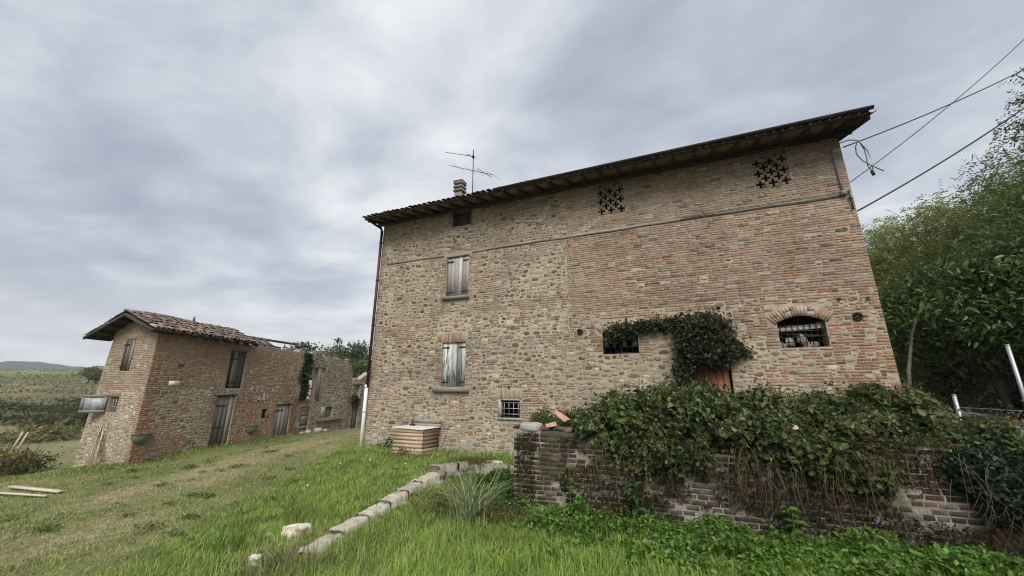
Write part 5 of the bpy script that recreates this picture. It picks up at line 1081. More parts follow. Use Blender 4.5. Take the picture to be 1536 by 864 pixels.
for _ in range(95):
    x0 = rgI.choice([rgI.normal(9.1, .25), rgI.normal(10.9, .5), rgI.normal(11.8, .5), rgI.normal(12.9, .5)]); z0 = rgI.uniform(.85, 1.2); y0 = -5.02 + rgI.uniform(-.12, .1); l_ = rgI.uniform(.25, .7)
    w1_, w2_ = rgI.normal(0, .07), rgI.normal(0, .05); st.append([(x0 + w1_ * t + w2_ * math.sin(3.5 * t), y0 - .06 * math.sin(2.6 * t), z0 - l_ * t) for t in np.linspace(0, 1, 7)])
stems_obj('dry_stem', st, (.003, .0014), (.22, .165, .10), ivy, 3)['kind'] = 'stuff'
# dark ivy on the bank at the right, with brown dead stems under it
ivb = thing('bank_ivy', 'dark small-leaved ivy blanket over the bank at the right edge', 'ivy', (13.3, -4.8, .8))
spec2 = [(13.05, -4.75, .98, .42, .26, .3), (13.4, -4.7, 1.05, .5, .3, .32), (13.1, -4.88, .72, .25, .16, .25), (13.75, -4.7, 1.05, .5, .3, .34), (14.1, -4.8, 1.0, .4, .3, .4)]
core(spec2, 'shade_core', ivb); C_, Nn_ = blobs(spec2, 3000, rgI)
leaves_obj('foliage', C_, rgI, .045, .9, [(.022, .042, .024), (.03, .052, .028), (.016, .032, .018)], ivb, hexa=True, up=.2, out=Nn_, flat=1.5, jit=.4)
st = []
for _ in range(130):
    x0 = rgI.uniform(12.75, 14.4); z0 = rgI.uniform(.3, .85); y0 = -4.95 - .15 * rgI.random() - (.85 - z0) * .25; d_ = rgI.normal(0, 1, 2); l_ = rgI.uniform(.2, .6)
    st.append([(x0 + d_[0] * .15 * t, y0 - .07 * math.sin(3 * t), z0 - l_ * t * .7 + d_[1] * .08 * t * t) for t in np.linspace(0, 1, 5)])
stems_obj('dead_stem', st, (.0032, .0014), (.12, .09, .055), ivb, 3)['kind'] = 'stuff'
V, T = rock_arrays((14.0, -4.35, .3), 1.1, .70, .8, 950, 3, 0, .12); np_mesh('bank_soil', V, np.array(T), M_SOIL, ivb, fcol=np.tile((.055, .04, .022), (len(T), 1)), smooth=True)
n = 9000; th_ = rgI.uniform(math.pi, 2 * math.pi, n); ph_ = rgI.uniform(0, 1.5, n); C_ = np.stack([14.0 + 1.1 * np.cos(th_) * np.cos(ph_), -4.35 + .70 * np.sin(th_) * np.cos(ph_), .3 + .8 * np.sin(ph_)], -1); C_ = C_ + rgI.normal(0, .035, C_.shape)
leaves_obj('leaf_litter', C_, rgI, .04, .5, [(.09, .065, .035), (.06, .045, .025), (.07, .075, .03), (.12, .095, .05)], ivb, up=.2)['kind'] = 'stuff'
# dry twiggy weeds on top of the bank
wd = thing('dry_weeds', 'thin reddish-brown dead weed stalks on the bank top before the road', 'weeds', (13.6, -4.2, 1.1))
st = []
for _ in range(150):
    x0, y0 = rgI.uniform(12.9, 14.4), rgI.uniform(-4.7, -3.6); l_ = rgI.uniform(.15, .5); d_ = rgI.normal(0, .18, 2); st.append([(x0 + d_[0] * t * l_ * 2, y0 + d_[1] * t, 1.1 + l_ * t) for t in np.linspace(0, 1, 4)])
stems_obj('stalk', st, (.004, .0015), (.15, .10, .075), wd, 3)['kind'] = 'stuff'
C_ = np.array([s_[-1] for s_ in st for _ in range(9)]) + rgI.normal(0, .05, (len(st) * 9, 3)); leaves_obj('foliage', C_, rgI, .035, .5, [(.10, .065, .05), (.14, .11, .06), (.07, .08, .035)], wd)
yp = thing('yellow_shrub', 'small bright yellow-leaved sapling by the road at the right', 'shrub', (14.15, -3.7, 1.1))
stems_obj('stem', [[(14.15 + .02 * k, -3.7, 1.05 + .1 * k) for k in range(6)]], (.008, .003), (.15, .12, .08), yp)
leaves_obj('foliage', np.array([14.18, -3.7, 1.42]) + rgI.normal(0, 1, (60, 3)) * np.array([.09, .09, .14]), rgI, .07, .55, [(.50, .50, .05), (.42, .46, .06), (.30, .38, .05)], yp)

# ================================================================== IVY over the doorway
dv_ = thing('door_ivy', 'reddish-green climbing ivy hanging over the arched window and reddish door', 'ivy', (10.7, -.15, 1.2))
pts = []
def strip(a, b, w_, n, th=.22):
    a = np.array(a); b = np.array(b); t = rgI.random(n)[:, None]; p = a + (b - a) * t; p = p + rgI.normal(0, 1, (n, 2)) * w_; return np.c_[p[:, 0], -np.abs(rgI.normal(0, 1, n)) * th - .03, p[:, 1]]
C_ = np.concatenate([strip((8.55, 3.5), (10.3, 3.62), (.1, .075), 1300, .13), strip((8.45, 3.28), (8.75, 3.45), (.13, .11), 350, .1), strip((10.3, 3.45), (11.15, 3.5), (.16, .15), 2600), strip((10.35, 3.4), (10.2, 1.3), (.13, .1), 2300), strip((10.6, 3.2), (11.25, 2.85), (.16, .22), 2600), strip((10.5, 2.9), (10.95, 2.62), (.14, .14), 1100), strip((11.2, 3.1), (11.6, 2.72), (.1, .07), 500, .14), strip((10.25, 1.5), (10.5, 1.3), (.2, .15), 700)])
C_ = C_[~((C_[:, 0] > 10.52) & (C_[:, 2] < 2.38 + .15 * np.sin(C_[:, 0] * 9)))]
leaves_obj('foliage', C_, rgI, .07, .85, [(.030, .048, .018), (.045, .07, .024), (.055, .04, .022), (.022, .035, .014), (.075, .05, .028)], dv_, hexa=True, up=.2, out=np.tile((0, -1., .2), (len(C_), 1)), flat=1.0, jit=.4)
st = [[(10.25 + .05 * k, -.04, 1.1), (10.3 + .06 * k, -.06, 2.0), (10.45 + .1 * k, -.08, 2.9), (10.7 + .1 * k, -.1, 3.45)] for k in range(4)] + [[(10.6, -.15, 3.5), (10.0, -.08, 3.62), (9.3, -.06, 3.6), (8.6, -.05, 3.45)], [(11.0, -.1, 3.3), (11.3, -.08, 3.0), (11.6, -.06, 2.75)]]
stems_obj('stem', st, (.014, .006), (.12, .09, .065), dv_, 5)['kind'] = 'stuff'

# ================================================================== weeds on the terrace
def bush(name, lb, spec, dens, leaf, asp, cols, cat='shrub', seed=1, hexa=True, group=None, up=.5):
    rg = np.random.default_rng(seed); s0 = spec[0]; t = thing(name, lb, cat, (s0[0], s0[1], s0[2] - s0[5]), group); C_, Nn_ = blobs([(*q[:3], q[3] * .8, q[4] * .8, q[5] * .8) for q in spec], dens, rg); C_ = C_ + rg.normal(0, .05, C_.shape)
    leaves_obj('foliage', C_, rg, leaf, asp, cols, t, hexa=hexa, up=up, out=Nn_, flat=.5, jit=.35)
    st = []
    for q in spec:
        for _ in range(6):
            e = np.array(q[:3]) + unit(rg.normal(0, 1, 3)) * np.array(q[3:]) * .8; b = np.array([q[0] + rg.normal(0, .05), q[1], q[2] - q[5]]); st.append([b, (b + e) / 2 + rg.normal(0, .04, 3), e])
    stems_obj('stem', st, (.009, .003), (.10, .085, .05), t, 4)['kind'] = 'stuff'
    return t
WEED = [(.05, .085, .022), (.07, .11, .03), (.09, .12, .04), (.045, .07, .02)]
bush('weed_bush', 'loose green weed bush above the left end of the retaining wall', [(7.75, -3.9, 1.30, .4, .35, .22), (8.2, -3.9, 1.34, .35, .35, .24), (7.5, -3.4, 1.28, .3, .3, .2), (8.5, -3.6, 1.3, .3, .3, .2)], 1100, .05, .4, WEED, seed=201)
bush('weed_bush', 'tall pale-topped weeds growing between the reddish door and the right arched window', [(11.9, -1.0, 1.55, .4, .4, .45), (12.4, -1.1, 1.5, .45, .4, .4), (11.6, -1.6, 1.6, .35, .4, .5), (12.9, -1.3, 1.45, .4, .4, .35)], 700, .055, .5, [(.10, .13, .04), (.14, .16, .06), (.07, .10, .03), (.20, .19, .09)], seed=202)
bush('weed_bush', 'straggly weeds at the right corner of the farmhouse', [(13.6, -1.0, 1.5, .4, .4, .4), (14.3, -.6, 1.6, .35, .35, .5), (14.1, -1.5, 1.45, .4, .4, .35)], 700, .055, .5, [(.08, .11, .035), (.12, .13, .05), (.16, .15, .075)], seed=203)
bush('weed_bush', 'dark green shrub at the wall foot left of the ivied door', [(9.4, -2.4, 1.35, .5, .5, .35), (10.1, -2.0, 1.35, .5, .5, .35), (8.9, -1.6, 1.3, .4, .4, .25)], 900, .06, .6, IVY, seed=204)
bush('weed_bush', 'small leafy weed growing up the wall beside the white pipe', [(1.25, -.25, .2, .16, .12, .28), (.85, -.25, .08, .22, .14, .16)], 900, .055, .55, [(.04, .075, .02), (.05, .09, .025)], seed=205)
bush('weed_bush', 'variegated cream-leaved plant in front of the crate', [(2.35, -.95, .12, .16, .12, .22)], 1300, .04, .55, [(.20, .20, .10), (.10, .13, .04), (.30, .28, .16)], seed=206)
# pale umbels on the tall weeds
# ================================================================== ground-level weeds in front of the wall
NET = [(.095, .20, .026), (.13, .25, .036), (.065, .145, .022), (.11, .22, .04), (.16, .24, .05)]
def carpet(name, lb, cx_, cy_, n, leaf, hh, cols, asp=.6, seed=1):
    rg = np.random.default_rng(seed); xs, ys = [], []
    for (x0, y0, a, b) in zip(*[iter(cx_)] * 4): k = int(n * a * b); q = rg.normal(0, 1, (k, 2)) * .55; xs.append(x0 + q[:, 0] * a); ys.append(y0 + q[:, 1] * b)
    x = np.concatenate(xs); y = np.concatenate(ys); ok = (y < -4.86) | (x < 7.4); x, y = x[ok], y[ok]; hmp = .1 + 1.6 * fbm(x, y, .45, 140, 3) ** 1.3; z = hgt(x, y) + hh * hmp * rg.uniform(.35, 1.0, len(x)) ** .7
    o = leaves_obj(name, np.stack([x, y, z], -1), rg, leaf, asp, cols, hexa=False, up=1.6, jit=.3); setp(o, lb, 'ground cover', kind='stuff'); return o
carpet('nettle_patch', 'bright green nettles and weeds along the foot of the retaining wall', [8.6, -5.3, .7, .35, 9.3, -5.4, .8, .4, 10.2, -5.35, .9, .35, 11.2, -5.3, .9, .3, 12.1, -5.4, .8, .35, 12.7, -5.6, .7, .4, 10.6, -5.75, 1.2, .35, 8.0, -4.9, .5, .4], 0, 7000, .048, .26, NET, seed=210)
rgN = np.random.default_rng(217); cl2 = []
for _ in range(26):
    a_ = rgN.uniform(.12, .34); cl2 += [rgN.uniform(8.2, 12.9), rgN.uniform(-6.5, -5.4), a_, a_ * rgN.uniform(.6, 1)]
carpet('clover_patch', 'scattered clumps of broad-leaved green weeds in the grass before the wall', cl2, 0, 9000, .045, .19, NET + [(.12, .20, .04), (.15, .22, .05)], asp=.8, seed=218)
carpet('weed_patch', 'green weeds filling the corner behind the low stone wall', [6.7, -3.6, .5, .4, 7.0, -4.2, .5, .5, 6.3, -3.2, .4, .3], 0, 9000, .05, .30, [(.06, .13, .018), (.085, .17, .025), (.05, .10, .018)], seed=211)
carpet('dry_weed_patch', 'brownish seeding weeds around the tall grass clump', [6.6, -5.1, .5, .5, 7.5, -5.35, .45, .35, 6.3, -4.4, .3, .4], 0, 6500, .045, .30, [(.13, .12, .045), (.17, .14, .06), (.09, .10, .03), (.11, .08, .045)], asp=.35, seed=212)
def leafy(name, lb, x0, y0, n, leaf, h_, cols, seed, lean=0.):
    rg = np.random.default_rng(seed); z0 = float(hgt(x0, y0)); t = thing(name, lb, 'plant', (x0, y0, z0)); P_ = [(x0 + lean * k_ * .02, y0 - .01 * k_, z0 + h_ * k_ / 5) for k_ in range(6)]; stems_obj('stem', [P_], (.008, .004), (.10, .15, .05), t, 5)
    C_ = np.stack([x0 + rg.normal(0, .02, n), y0 + rg.normal(0, .02, n), z0 + h_ * rg.uniform(.1, 1, n)], -1); an = rg.uniform(0, 6.28, n); D = np.stack([np.cos(an), np.sin(an), rg.uniform(-.2, .5, n)], -1); l_ = leaf * rg.uniform(.6, 1.2, n)
    V, F, vc = leaf_arrays(C_, D, np.tile((0, -.3, 1.), (n, 1)), l_, l_ * .55, np.array(cols)[rg.integers(len(cols), size=n)] * rg.uniform(.8, 1.2, (n, 1)), True, .35); np_mesh('leaf', V, F, M_LEAF, t, vcol=vc)['kind'] = 'stuff'
leafy('tall_weed', 'upright grey-green weed with jagged leaves against the lime-white bricks', 9.35, -5.05, 34, .17, .62, [(.05, .10, .04), (.065, .12, .05)], 1)
leafy('climbing_weed', 'bright heart-leaved climber at the foot of the mossy wall', 11.12, -5.0, 26, .12, .45, [(.07, .16, .02), (.10, .20, .03)], 2)
leafy('climbing_weed', 'yellow-green leafy shoot hanging on the dark bricks near the wall end', 8.42, -4.98, 20, .10, .85, [(.16, .22, .04), (.12, .18, .035)], 3)
# ================================================================== tall arching grass clump
def blades(x, y, z, h, wd, az, lean, colr, nseg=2):
    """curved blades; returns V,F(list),vcol"""
    n = len(x); D = np.stack([np.cos(az), np.sin(az), np.zeros(n)], -1); S = np.stack([-np.sin(az), np.cos(az), np.zeros(n)], -1); B = np.stack([x, y, z], -1); rows = []
    ts = np.linspace(0, 1, nseg + 1)
    for t in ts:
        c = B + D * (lean * h * t ** 1.8)[:, None] + np.array([0, 0, 1.]) * (h * (t - .42 * np.clip(lean, 0, 1.6) * t ** 2.4))[:, None]
        if t < 1: ww = (wd * (1 - .55 * t))[:, None]; rows += [c - S * ww, c + S * ww]
        else: rows += [c]
    V = np.stack(rows, 1); k = V.shape[1]; b = np.arange(n)[:, None] * k; Q = np.concatenate([b + np.array([2 * i, 2 * i + 1, 2 * i + 3, 2 * i + 2]) for i in range(nseg - 1)]) if nseg > 1 else np.zeros((0, 4), int); T = b + np.array([k - 3, k - 2, k - 1])
    return V.reshape(-1, 3), [a_ for a_ in (Q, T) if len(a_)], np.repeat(colr, k, axis=0)
def clump(lb, x0, y0, n, h, wd, cols, seed, spread=.1, name='grass_clump'):
    rg = np.random.default_rng(seed); x = x0 + rg.normal(0, spread, n); y = y0 + rg.normal(0, spread, n); c = np.array(cols)[rg.integers(len(cols), size=n)] * rg.uniform(.8, 1.2, (n, 1))
    V, F, vc = blades(x, y, hgt(x, y) - .01, h * rg.uniform(.55, 1.15, n), np.full(n, wd), rg.uniform(0, 6.28, n), rg.uniform(.25, 1.1, n), c, 5); o = np_mesh(name, V, F, M_GRASS, vcol=vc); setp(o, lb, 'grass clump'); return o
clump('tall arching blue-green grass clump in front of the brick wall corner', 7.12, -5.55, 120, .85, .012, [(.21, .28, .14), (.27, .33, .19), (.14, .19, .08), (.33, .33, .18)], 301)
clump('long pale grass tuft left of the angular rock', 4.9, -6.6, 60, .45, .006, [(.14, .20, .04), (.20, .24, .07)], 302, .14)
clump('dry arching grass heap at the bottom edge below the rocks', 6.1, -7.75, 150, .34, .006, [(.22, .20, .11), (.27, .24, .14), (.13, .15, .05)], 303, .17)
clump('green grass tuft at the bottom edge left of the dry heap', 5.0, -7.6, 70, .36, .006, [(.10, .17, .03), (.13, .20, .04)], 304, .12)
# moss, roots and grime growing on the retaining wall
rgM = np.random.default_rng(410); n = 42000; u_ = rgM.uniform(.05, 6.4, n); v_ = rgM.uniform(.0, 1.2, n)
f_ = fbm(u_, v_, .55, 170, 3) + .16 * np.exp(-((u_ - 4.0) / .7) ** 2) + .12 * np.exp(-((u_ - 1.9) / .5) ** 2) - .25 * np.exp(-((u_ - 2.75) / .5) ** 2 - ((v_ - .5) / .3) ** 2); ok = (f_ > .49) & (v_ < np.array([ttop(a) for a in u_]))
C_ = wr(np.stack([u_[ok], v_[ok], rgM.uniform(.005, .035, ok.sum())], -1)); setp(leaves_obj('wall_moss', C_, rgM, .032, .35, [(.045, .045, .014), (.06, .05, .018), (.075, .05, .02), (.03, .034, .012)], rwl, up=-.6, jit=.4), kind='stuff')

n = 5200; u_ = rgM.uniform(3.2, 6.3, n); C_ = wr(np.stack([u_, np.array([ttop(a) for a in u_]) + rgM.uniform(-.04, .05, n), rgM.uniform(-.3, .06, n)], -1)); setp(leaves_obj('wall_top_growth', C_, rgM, .045, .45, [(.06, .085, .026), (.09, .105, .036), (.11, .085, .045), (.05, .05, .02)], rwl, up=.4, jit=.4), kind='stuff')
for k in range(26):      # loose broken bricks along the ruined top
    a_ = rgM.uniform(2.2, 6.0); c_ = wr([(a_, ttop(a_) + .02, -rgM.uniform(.0, .22))])[0]; V, T = rock_arrays(c_, rgM.uniform(.05, .11), .055, .03, k + 70, 1, rgM.normal(0, .5), .22); np_mesh('brick', V, np.array(T), M_OLDBRICK, rwl, fcol=np.tile(np.array((.14, .085, .06)) * rgM.uniform(.5, 1.4), (len(T), 1)))

# ================================================================== TREES on the bank at the right
ACA = [(.225, .26, .07), (.27, .295, .085), (.175, .215, .057), (.32, .33, .105)]
DRK = [(.115, .175, .055), (.145, .215, .07), (.18, .25, .095), (.09, .135, .045)]
def gz(x, y): return float(hgt(np.array([x]), np.array([y]))[0])
def bank_tree(lb, az, dist, top, wid, low, nc, nl, lf, cs, seed, name='bank_tree', group='trees on the bank', asp=.42, hexa=False, clr=.45, up=.7, spray=True, tr=.14):
    """az in degrees from +x, dist from where the photographer stood, top and low = height angle tangents"""
    x_, y_ = CAM[0] + dist * math.cos(R(az)), CAM[1] + dist * math.sin(R(az)); z_ = gz(x_, y_); zt = CAM[2] + top * dist; zl = CAM[2] + low * dist; h_ = zt - z_; m_ = (zt - zl) / 2
    tree(name, lb, (x_, y_, z_), h_, [(0, 0, zt - z_ - m_ * .75, wid * .8, wid * .8, m_ * .75), (0, 0, zt - z_ - m_ * 1.25, wid, wid, m_ * .75)], nc, nl, lf, asp, cs, seed, trunk_r=tr, group=group, clr=clr, hexa=hexa, up=up, spray=spray)
bank_tree('light green acacia-like tree just clear of the farmhouse corner', 66.3, 29, .315, 2.6, .10, 110, 30000, .15, ACA, 600)
bank_tree('second light green tree on the bank, taller, right of the first', 61.8, 26, .335, 2.5, .10, 110, 30000, .14, ACA, 601)
bank_tree('yellow-green tree under the thick overhead cable', 58.0, 24, .375, 2.3, .13, 110, 28000, .13, [(.14, .165, .042), (.18, .20, .055), (.11, .14, .036)], 602)
bank_tree('darker tree with dense crown at the right edge', 54.0, 21, .43, 2.0, .14, 110, 24000, .12, [(.14, .18, .055), (.17, .21, .065), (.105, .14, .04)], 603)
bank_tree('tall sparse tree whose thin sprays hang in from the right edge', 49.6, 15, .575, 1.75, .32, 70, 8000, .085, [(.06, .08, .026), (.085, .10, .035)], 604, clr=.3)
bank_tree('low dense green tree closing the gap behind the bare leaning stem', 67.2, 40, .20, 4.2, -.02, 80, 12000, .26, [(.07, .10, .03), (.09, .12, .04)], 606, spray=False)
bank_tree('rear light green tree mostly hidden by the farmhouse corner', 69.0, 36, .27, 3.2, .08, 90, 16000, .18, ACA, 605)
for k, (az, ds_, tp, wd_, lo, nl, lb) in enumerate(((64.8, 17.5, .20, 1.6, -.01, 7000, 'dark broad-leaved walnut beside the farmhouse corner'), (61.0, 16.5, .235, 1.5, .03, 7000, 'dark broad-leaved walnut overhanging the road, middle of three'), (56.6, 15.5, .275, 1.5, .05, 7000, 'largest dark broad-leaved walnut, above the tall post'))):
    bank_tree(lb, az, ds_, tp, wd_, lo, 60, int(nl * 1.7), .165, DRK, 640 + k, name='walnut_tree', group='walnuts by the road', hexa=True, clr=.36, up=1.2, spray=False, tr=.09)
# bare leaning branch beside the house corner
t = thing('bare_branch', 'thin bare grey leaning stem between the farmhouse corner and the walnut', 'branch', (15.9, 3.0, 1.1))
mb = MB(); mb.tube([(15.75, 3.1, 1.15), (15.95, 3.1, 2.4), (16.25, 3.15, 3.4), (16.6, 3.2, 4.15)], (.05, .045, .035, .025), 6, c=(.22, .21, .19)); mb.build('stem', M_BARK, t, smooth=True)
mb = MB(); mb.tube([(16.58, 3.2, 4.1), (16.95, 3.15, 4.15), (17.4, 3.1, 4.1)], (.022, .016, .01), 5, c=(.22, .21, .19)); mb.build('twig', M_BARK, t, smooth=True)
# dark undergrowth covering the bank
rgU = np.random.default_rng(700); n = 42000; y_ = rgU.uniform(-6, 24, n); d_ = rgU.uniform(.25, 7, n); x_ = road_far(y_) + d_; z_ = hgt(x_, y_) + rgU.uniform(0, 1, n) ** 1.5 * (.35 + .8 * fbm(x_, y_, 1.1, 180, 3))
setp(leaves_obj('bank_undergrowth', np.stack([x_, y_, z_], -1), rgU, .15, .55, [(.03, .045, .017), (.04, .058, .02), (.052, .068, .026), (.055, .045, .024)], up=.6), 'dark tangled undergrowth on the shaded bank beyond the road', 'undergrowth', kind='stuff')

# ================================================================== trees and hedges on the left and behind the ruin
def far_tree(name, lb, az_px, dist, h_, wid, cols, seed, lf=.4, conif=False, n=2600, group='trees behind the ruin', zoff=0, top=0):
    """az_px: unit direction (x,y) from where the photographer stood"""
    d_ = np.array(az_px) / np.hypot(*az_px); p = CAM[:2] + d_ * dist; z_ = gz(*p) + zoff; h_ = (CAM[2] + top * dist - z_) / .98 if top else h_
    crs = [(0, 0, h_ * .62, wid, wid, h_ * .36)] if not conif else [(0, 0, h_ * .3, wid, wid, h_ * .2), (0, 0, h_ * .55, wid * .7, wid * .7, h_ * .2), (0, 0, h_ * .8, wid * .4, wid * .4, h_ * .2)]
    tree(name, lb, (*p, z_), h_, crs, 46, n, lf, .6, cs := cols, seed, trunk_r=.2, clr=wid * .26, group=group)
FT_ = [(.09, .105, .04), (.11, .125, .045), (.075, .09, .032)]; AUT = [(.17, .15, .035), (.13, .13, .03), (.20, .17, .05)]; BLU = [(.045, .07, .042), (.055, .082, .05)]
far_tree('far_tree', 'golden-leaved tree peeping over the roofless brick wall', (-.80, .60), 56, 6.4, 1.6, AUT, 801, top=0.094)
far_tree('far_tree', 'dark green tree over the left end of the ruin', (-.778, .628), 60, 7.4, 2.1, BLU, 802, top=0.107)
far_tree('far_tree', 'round olive tree left of centre above the ruin top', (-.757, .653), 62, 7.2, 2.6, FT_, 803, top=0.105)
far_tree('far_tree', 'small hazy tree in the dip above the ruin', (-.738, .675), 75, 6.4, 2.2, FT_, 804, top=0.094)
far_tree('far_tree', 'wide yellow-green tree above the right half of the ruin', (-.719, .695), 58, 6.6, 2.7, [(.13, .135, .032), (.10, .115, .03), (.16, .15, .04)], 805, top=0.104)
far_tree('far_conifer', 'pointed conifer left of the yellow-green tree', (-.728, .686), 70, 9.3, 1.2, BLU, 806, conif=True, top=0.116)
far_tree('far_conifer', 'pointed conifer behind the yellow-green tree', (-.712, .702), 72, 8.8, 1.1, BLU, 807, conif=True, top=0.11)
far_tree('far_tree', 'dark blue-green rounded tree nearest the brown downpipe', (-.697, .717), 58, 7.6, 2.0, BLU, 808, top=0.113)
far_tree('far_tree', 'light green bush-like tree just left of the downpipe', (-.683, .730), 52, 5.2, 2.4, [(.09, .12, .035), (.11, .14, .04)], 809, top=0.08)
far_tree('far_tree', 'low green tree seen through the broken ruin window', (-.775, .632), 48, 3.8, 2.0, [(.09, .12, .035), (.07, .10, .03)], 810, top=0.045)
def hedge(name, lb, pts, r, h_, n, cols, seed, lf=.35):
    rg = np.random.default_rng(seed); P_ = np.array(pts, float); sgm = np.concatenate([[0], np.cumsum(np.linalg.norm(np.diff(P_, axis=0), axis=1))]); s_ = rg.uniform(0, sgm[-1], n)
    x_ = np.interp(s_, sgm, P_[:, 0]) + rg.normal(0, r, n); y_ = np.interp(s_, sgm, P_[:, 1]) + rg.normal(0, r, n); z_ = hgt(x_, y_) + h_ * (.3 + 1.1 * fbm(x_, y_, 5, seed, 3)) * rg.uniform(0, 1, n) ** .7
    o = leaves_obj(name, np.stack([x_, y_, z_], -1), rg, lf, .6, cols, up=.8); return setp(o, lb, 'hedge', kind='stuff')
def pol(px_dir, dist): d_ = np.array(px_dir) / np.hypot(*px_dir); return tuple(CAM[:2] + d_ * dist)
HC = [(.055, .07, .028), (.07, .085, .034), (.09, .10, .042)]
hedge('field_hedge', 'dark hedge line crossing the hillside, upper of two', [pol((-.985, .17), 96), pol((-.965, .26), 93), pol((-.945, .327), 88), pol((-.93, .368), 78)], 1.0, .95, 6000, HC, 821)
hedge('field_hedge', 'dark hedge line crossing the hillside, lower of two', [pol((-.985, .17), 68), pol((-.965, .26), 66), pol((-.945, .327), 62), pol((-.925, .38), 56)], 1.0, .55, 5000, HC, 822)
hedge('field_hedge', 'bushy thicket on the slope beside the outbuilding gable', [pol((-.93, .368), 86), pol((-.928, .372), 66), pol((-.922, .387), 52)], 1.6, 1.8, 6000, [(.05, .06, .022), (.07, .075, .03), (.08, .07, .03)], 823)
for k, (dx_, ds_, h_) in enumerate((((-.9355, .353), 150, 4.2), ((-.9325, .361), 145, 3.4))):
    far_tree('hill_tree', ('thin small tree on the hill crest beside the gable', 'lower bush on the hill crest touching the gable')[k], dx_, ds_, h_, 1.6, FT_, 830 + k, lf=.45, n=900, group='bushes on the hill crest')
rgQ = np.random.default_rng(845); n = 26000; az_ = rgQ.uniform(R(152), R(171), n); r_s = rgQ.uniform(34, 215, n); x_ = CAM[0] + r_s * np.cos(az_); y_ = CAM[1] + r_s * np.sin(az_); ok = fbm(x_, y_, 6, 310, 3) + .25 * vnoise(r_s, az_ * 0, 5., 312) > .60; x_, y_, r_s = x_[ok], y_[ok], r_s[ok]
setp(leaves_obj('field_growth', np.stack([x_, y_, hgt(x_, y_) + rgQ.uniform(0, .35, len(x_))], -1), rgQ, .42, .4, [(.13, .125, .05), (.17, .15, .07), (.10, .115, .04), (.20, .17, .085), (.085, .09, .035)], up=.6, jit=.35), 'rough tufted growth and stubble on the hillside field', 'grass', kind='stuff')
# scrub with yellow flowers left of the gable
rgS = np.random.default_rng(840)
sc_ = thing('yellow_flower_scrub', 'tangled scrub with yellow blossoms at the lawn edge left of the outbuilding', 'scrub', (-13.5, -4.2, -1.1))
n = 5200; x_ = rgS.uniform(-17, -11.2, n); y_ = -4.05 + (x_ + 13) * .10 + rgS.normal(0, .35, n); z_ = hgt(x_, y_) + rgS.uniform(0, 1, n) ** .8 * (.35 + .7 * fbm(x_, y_, 1.2, 190, 3)) * (.5 + .5 * sstep(-17, -12.5, x_)) * 1.15
leaves_obj('foliage', np.stack([x_, y_, z_], -1), rgS, .10, .5, [(.05, .075, .022), (.075, .085, .03), (.11, .085, .045), (.14, .12, .05)], sc_)
k = rgS.choice(n, 260); kk = k[np.argsort(-z_[k])][:170]; leaves_obj('blossom', np.stack([x_[kk], y_[kk] - .1, z_[kk] + .03], -1), rgS, .10, .8, [(.55, .40, .03), (.48, .36, .03)], sc_, colnoise=False)
st = []
for _ in range(70):
    x0 = rgS.uniform(-16, -11.5); y0 = -4.05 + (x0 + 13) * .1 + rgS.normal(0, .3); z0 = gz(x0, y0); h_ = rgS.uniform(.5, 1.2); st.append([(x0, y0, z0), (x0 + rgS.normal(0, .12), y0, z0 + h_ * .6), (x0 + rgS.normal(0, .3), y0, z0 + h_)])
stems_obj('stem', st, (.012, .004), (.20, .15, .10), sc_, 4)['kind'] = 'stuff'
for kx, lb in ((-12.75, 'leaning bleached stake in the yellow-flowered scrub, left of a pair'), (-12.35, 'leaning bleached stake in the yellow-flowered scrub, right of a pair')):
    mb = MB(); mb.tube([(kx, -4.1, -1.0), (kx + .25, -4.05, -.1), (kx + .45, -4.0, .42)], .03, 6, c=(.5, .45, .38)); setp(mb.build('stake', M_BARK), lb, 'stake', 'bleached stakes in the scrub')

# ================================================================== GRASS
def lawn(name, lb, n, seed, box, rmax, hfun, wfun, mask=None, cfun=None):
    rg = np.random.default_rng(seed); x0, x1, y0, y1 = box; m_ = n * 4
    x = rg.uniform(x0, x1, m_); y = rg.uniform(y0, y1, m_); r = np.hypot(x - CAM[0], y - CAM[1]); keep = rg.random(m_) < np.clip(1.0 / (1 + (r / 7.) ** 2.0), .05, 1) * 1.25
    keep &= r < rmax
    keep &= ~((x > -.05) & (x < 14.5) & (y > -.02)); keep &= ~((x > TX0 - .02) & (y > TY - .03)); keep &= ~(x > 13.4)
    for (a_, b_), (c_, d_) in zip(LP[:-1], LP[1:]):
        ex, ey = c_ - a_, d_ - b_; tt = np.clip(((x - a_) * ex + (y - b_) * ey) / (ex * ex + ey * ey), 0, 1); keep &= np.hypot(x - a_ - tt * ex, y - b_ - tt * ey) > .16 + .07 * rg.random(m_)
    keep &= ~(((x - PB[0]) * .9759 + (y - PB[1]) * .2181 < .02) & (y > -2.75))
    if mask is not None: keep &= mask(x, y, rg)
    x, y, r = x[keep][:n], y[keep][:n], r[keep][:n]; dr = dryness(x, y); h = hfun(x, y, dr, rg); wd_ = wfun(x, y, r)
    t = np.clip(dr + rg.normal(0, .16, len(x)), 0, 1)[:, None]; lush = lushness(x, y)[:, None]
    g = (GREEN * 1.5) * (1 - lush) + LUSH * 1.45 * lush; c = g * (1 - t) + STRAW * t; dk = sstep(.52, .68, fbm(x, y, .5, 95, 3))[:, None] * .35; c = c * (1 - dk) + DARKG * dk; dd = (rg.random(len(x)) < .07)[:, None]; c = np.where(dd, STRAW * .9, c) * rg.uniform(.65, 1.35, (len(x), 1))
    V, F, vc = blades(x, y, hgt(x, y) - .01, h, wd_, rg.uniform(0, 6.283, len(x)), np.abs(rg.normal(.6, .45, len(x))), c, 2)
    return setp(np_mesh(name, V, F, M_GRASS, vcol=vc), lb, 'grass', kind='stuff')
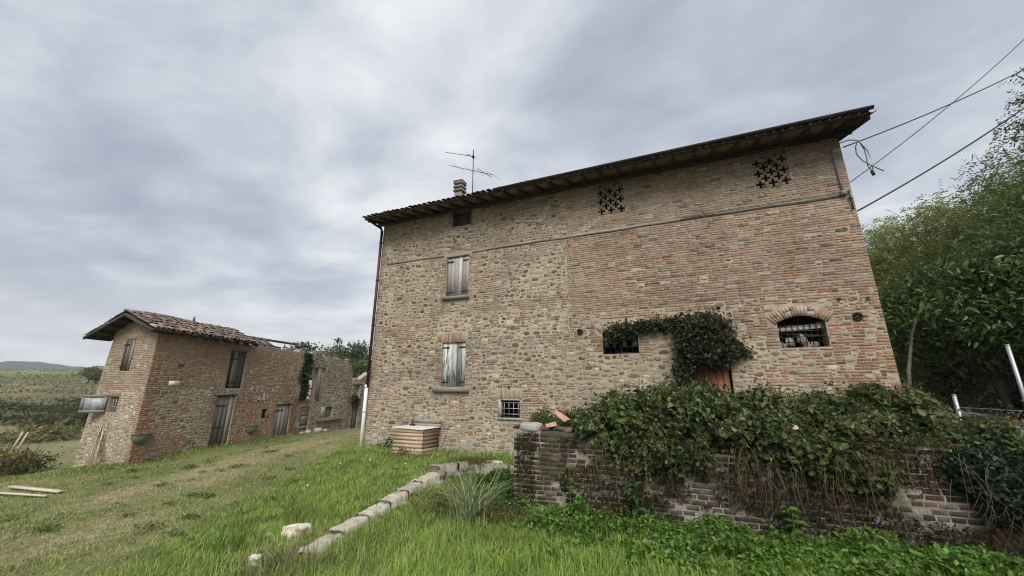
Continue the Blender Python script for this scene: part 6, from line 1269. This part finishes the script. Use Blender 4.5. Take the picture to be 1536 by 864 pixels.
def lushness(x, y):
    d = path_dist(x, y); return np.clip(sstep(.2, -2.2, d) * .6 + sstep(6.0, 8.5, x) * sstep(-4.9, -6.3, y) * .75 + (fbm(x, y, 1.6, 97, 3) - .5) * .8, 0, 1)
def hsel(x, y, dr, rg):
    d = path_dist(x, y); tall = sstep(-.8, -2.0, d); base = .035 + .015 * (1 - dr) + tall * .10 * (.15 + 1.3 * fbm(x, y, .55, 98, 3) ** 1.4); base = np.where(x > 6, base + .03, base)
    wall = np.exp(-(np.abs((x + 7.89) * .976 + (y + 2.73) * .218) / .5) ** 2) * .12; hw = np.exp(-((y + .25) / .5) ** 2) * ((x > 0) & (x < 7.4)) * .12
    return (base + wall + hw) * rg.uniform(.55, 1.4, len(x))
lawn('grass', 'short mown lawn grass, straw-yellow on the track and lush green by the wall', 330000, 900, (-14, 13.5, -10.6, 12), 26, hsel, lambda x, y, r: .0022 + .00055 * r)
carpet('lawn_weeds', 'low broad-leaved weeds scattered through the lawn', [c_ for _ in range(85) for c_ in (rng.uniform(-4, 8), rng.uniform(-8.6, -.6), rng.uniform(.06, .2), rng.uniform(.06, .16))], 0, 6000, .035, .07, [(.12, .175, .045), (.15, .20, .055), (.10, .15, .04), (.18, .20, .07)], asp=.7, seed=940)
# seed heads and wild flowers standing above the lawn
rgF = np.random.default_rng(930); m_ = 260; x_ = rgF.uniform(1, 13, m_); y_ = rgF.uniform(-8.5, -4.9, m_); ok = (path_dist(x_, y_) < -1.6); x_, y_ = x_[ok], y_[ok]
V, F, vc = blades(x_, y_, hgt(x_, y_), rgF.uniform(.2, .38, len(x_)), np.full(len(x_), .0025), rgF.uniform(0, 6.28, len(x_)), rgF.uniform(.1, .6, len(x_)), np.tile((.30, .28, .12), (len(x_), 1)), 3); setp(np_mesh('seeding_grass', V, F, M_GRASS, vcol=vc), 'scattered pale seeding grass stalks standing above the lawn', 'grass', kind='stuff')
m_ = 36; x_ = rgF.uniform(1.5, 5.2, m_); y_ = rgF.uniform(-5.5, -.8, m_); setp(leaves_obj('lawn_daisies', np.stack([x_, y_, hgt(x_, y_) + .13], -1), rgF, .03, 1., [(.7, .7, .66)], up=2, colnoise=False), 'tiny white daisies dotted in the taller lawn', 'flowers', kind='stuff')

# ================================================================== haze: the air itself
hz = bpy.data.materials.new('haze_air'); hz.use_nodes = True; t_ = hz.node_tree; t_.nodes.clear(); o_ = t_.nodes.new('ShaderNodeOutputMaterial'); v_ = t_.nodes.new('ShaderNodeVolumePrincipled')
v_.inputs['Color'].default_value = (.80, .86, .95, 1); v_.inputs['Density'].default_value = .0004; t_.links.new(v_.outputs[0], o_.inputs['Volume'])
mb = MB(); mb.box((-2560, -2560, -60), (2580, 2560, 90)); setp(mb.build('haze', hz), kind='stuff')
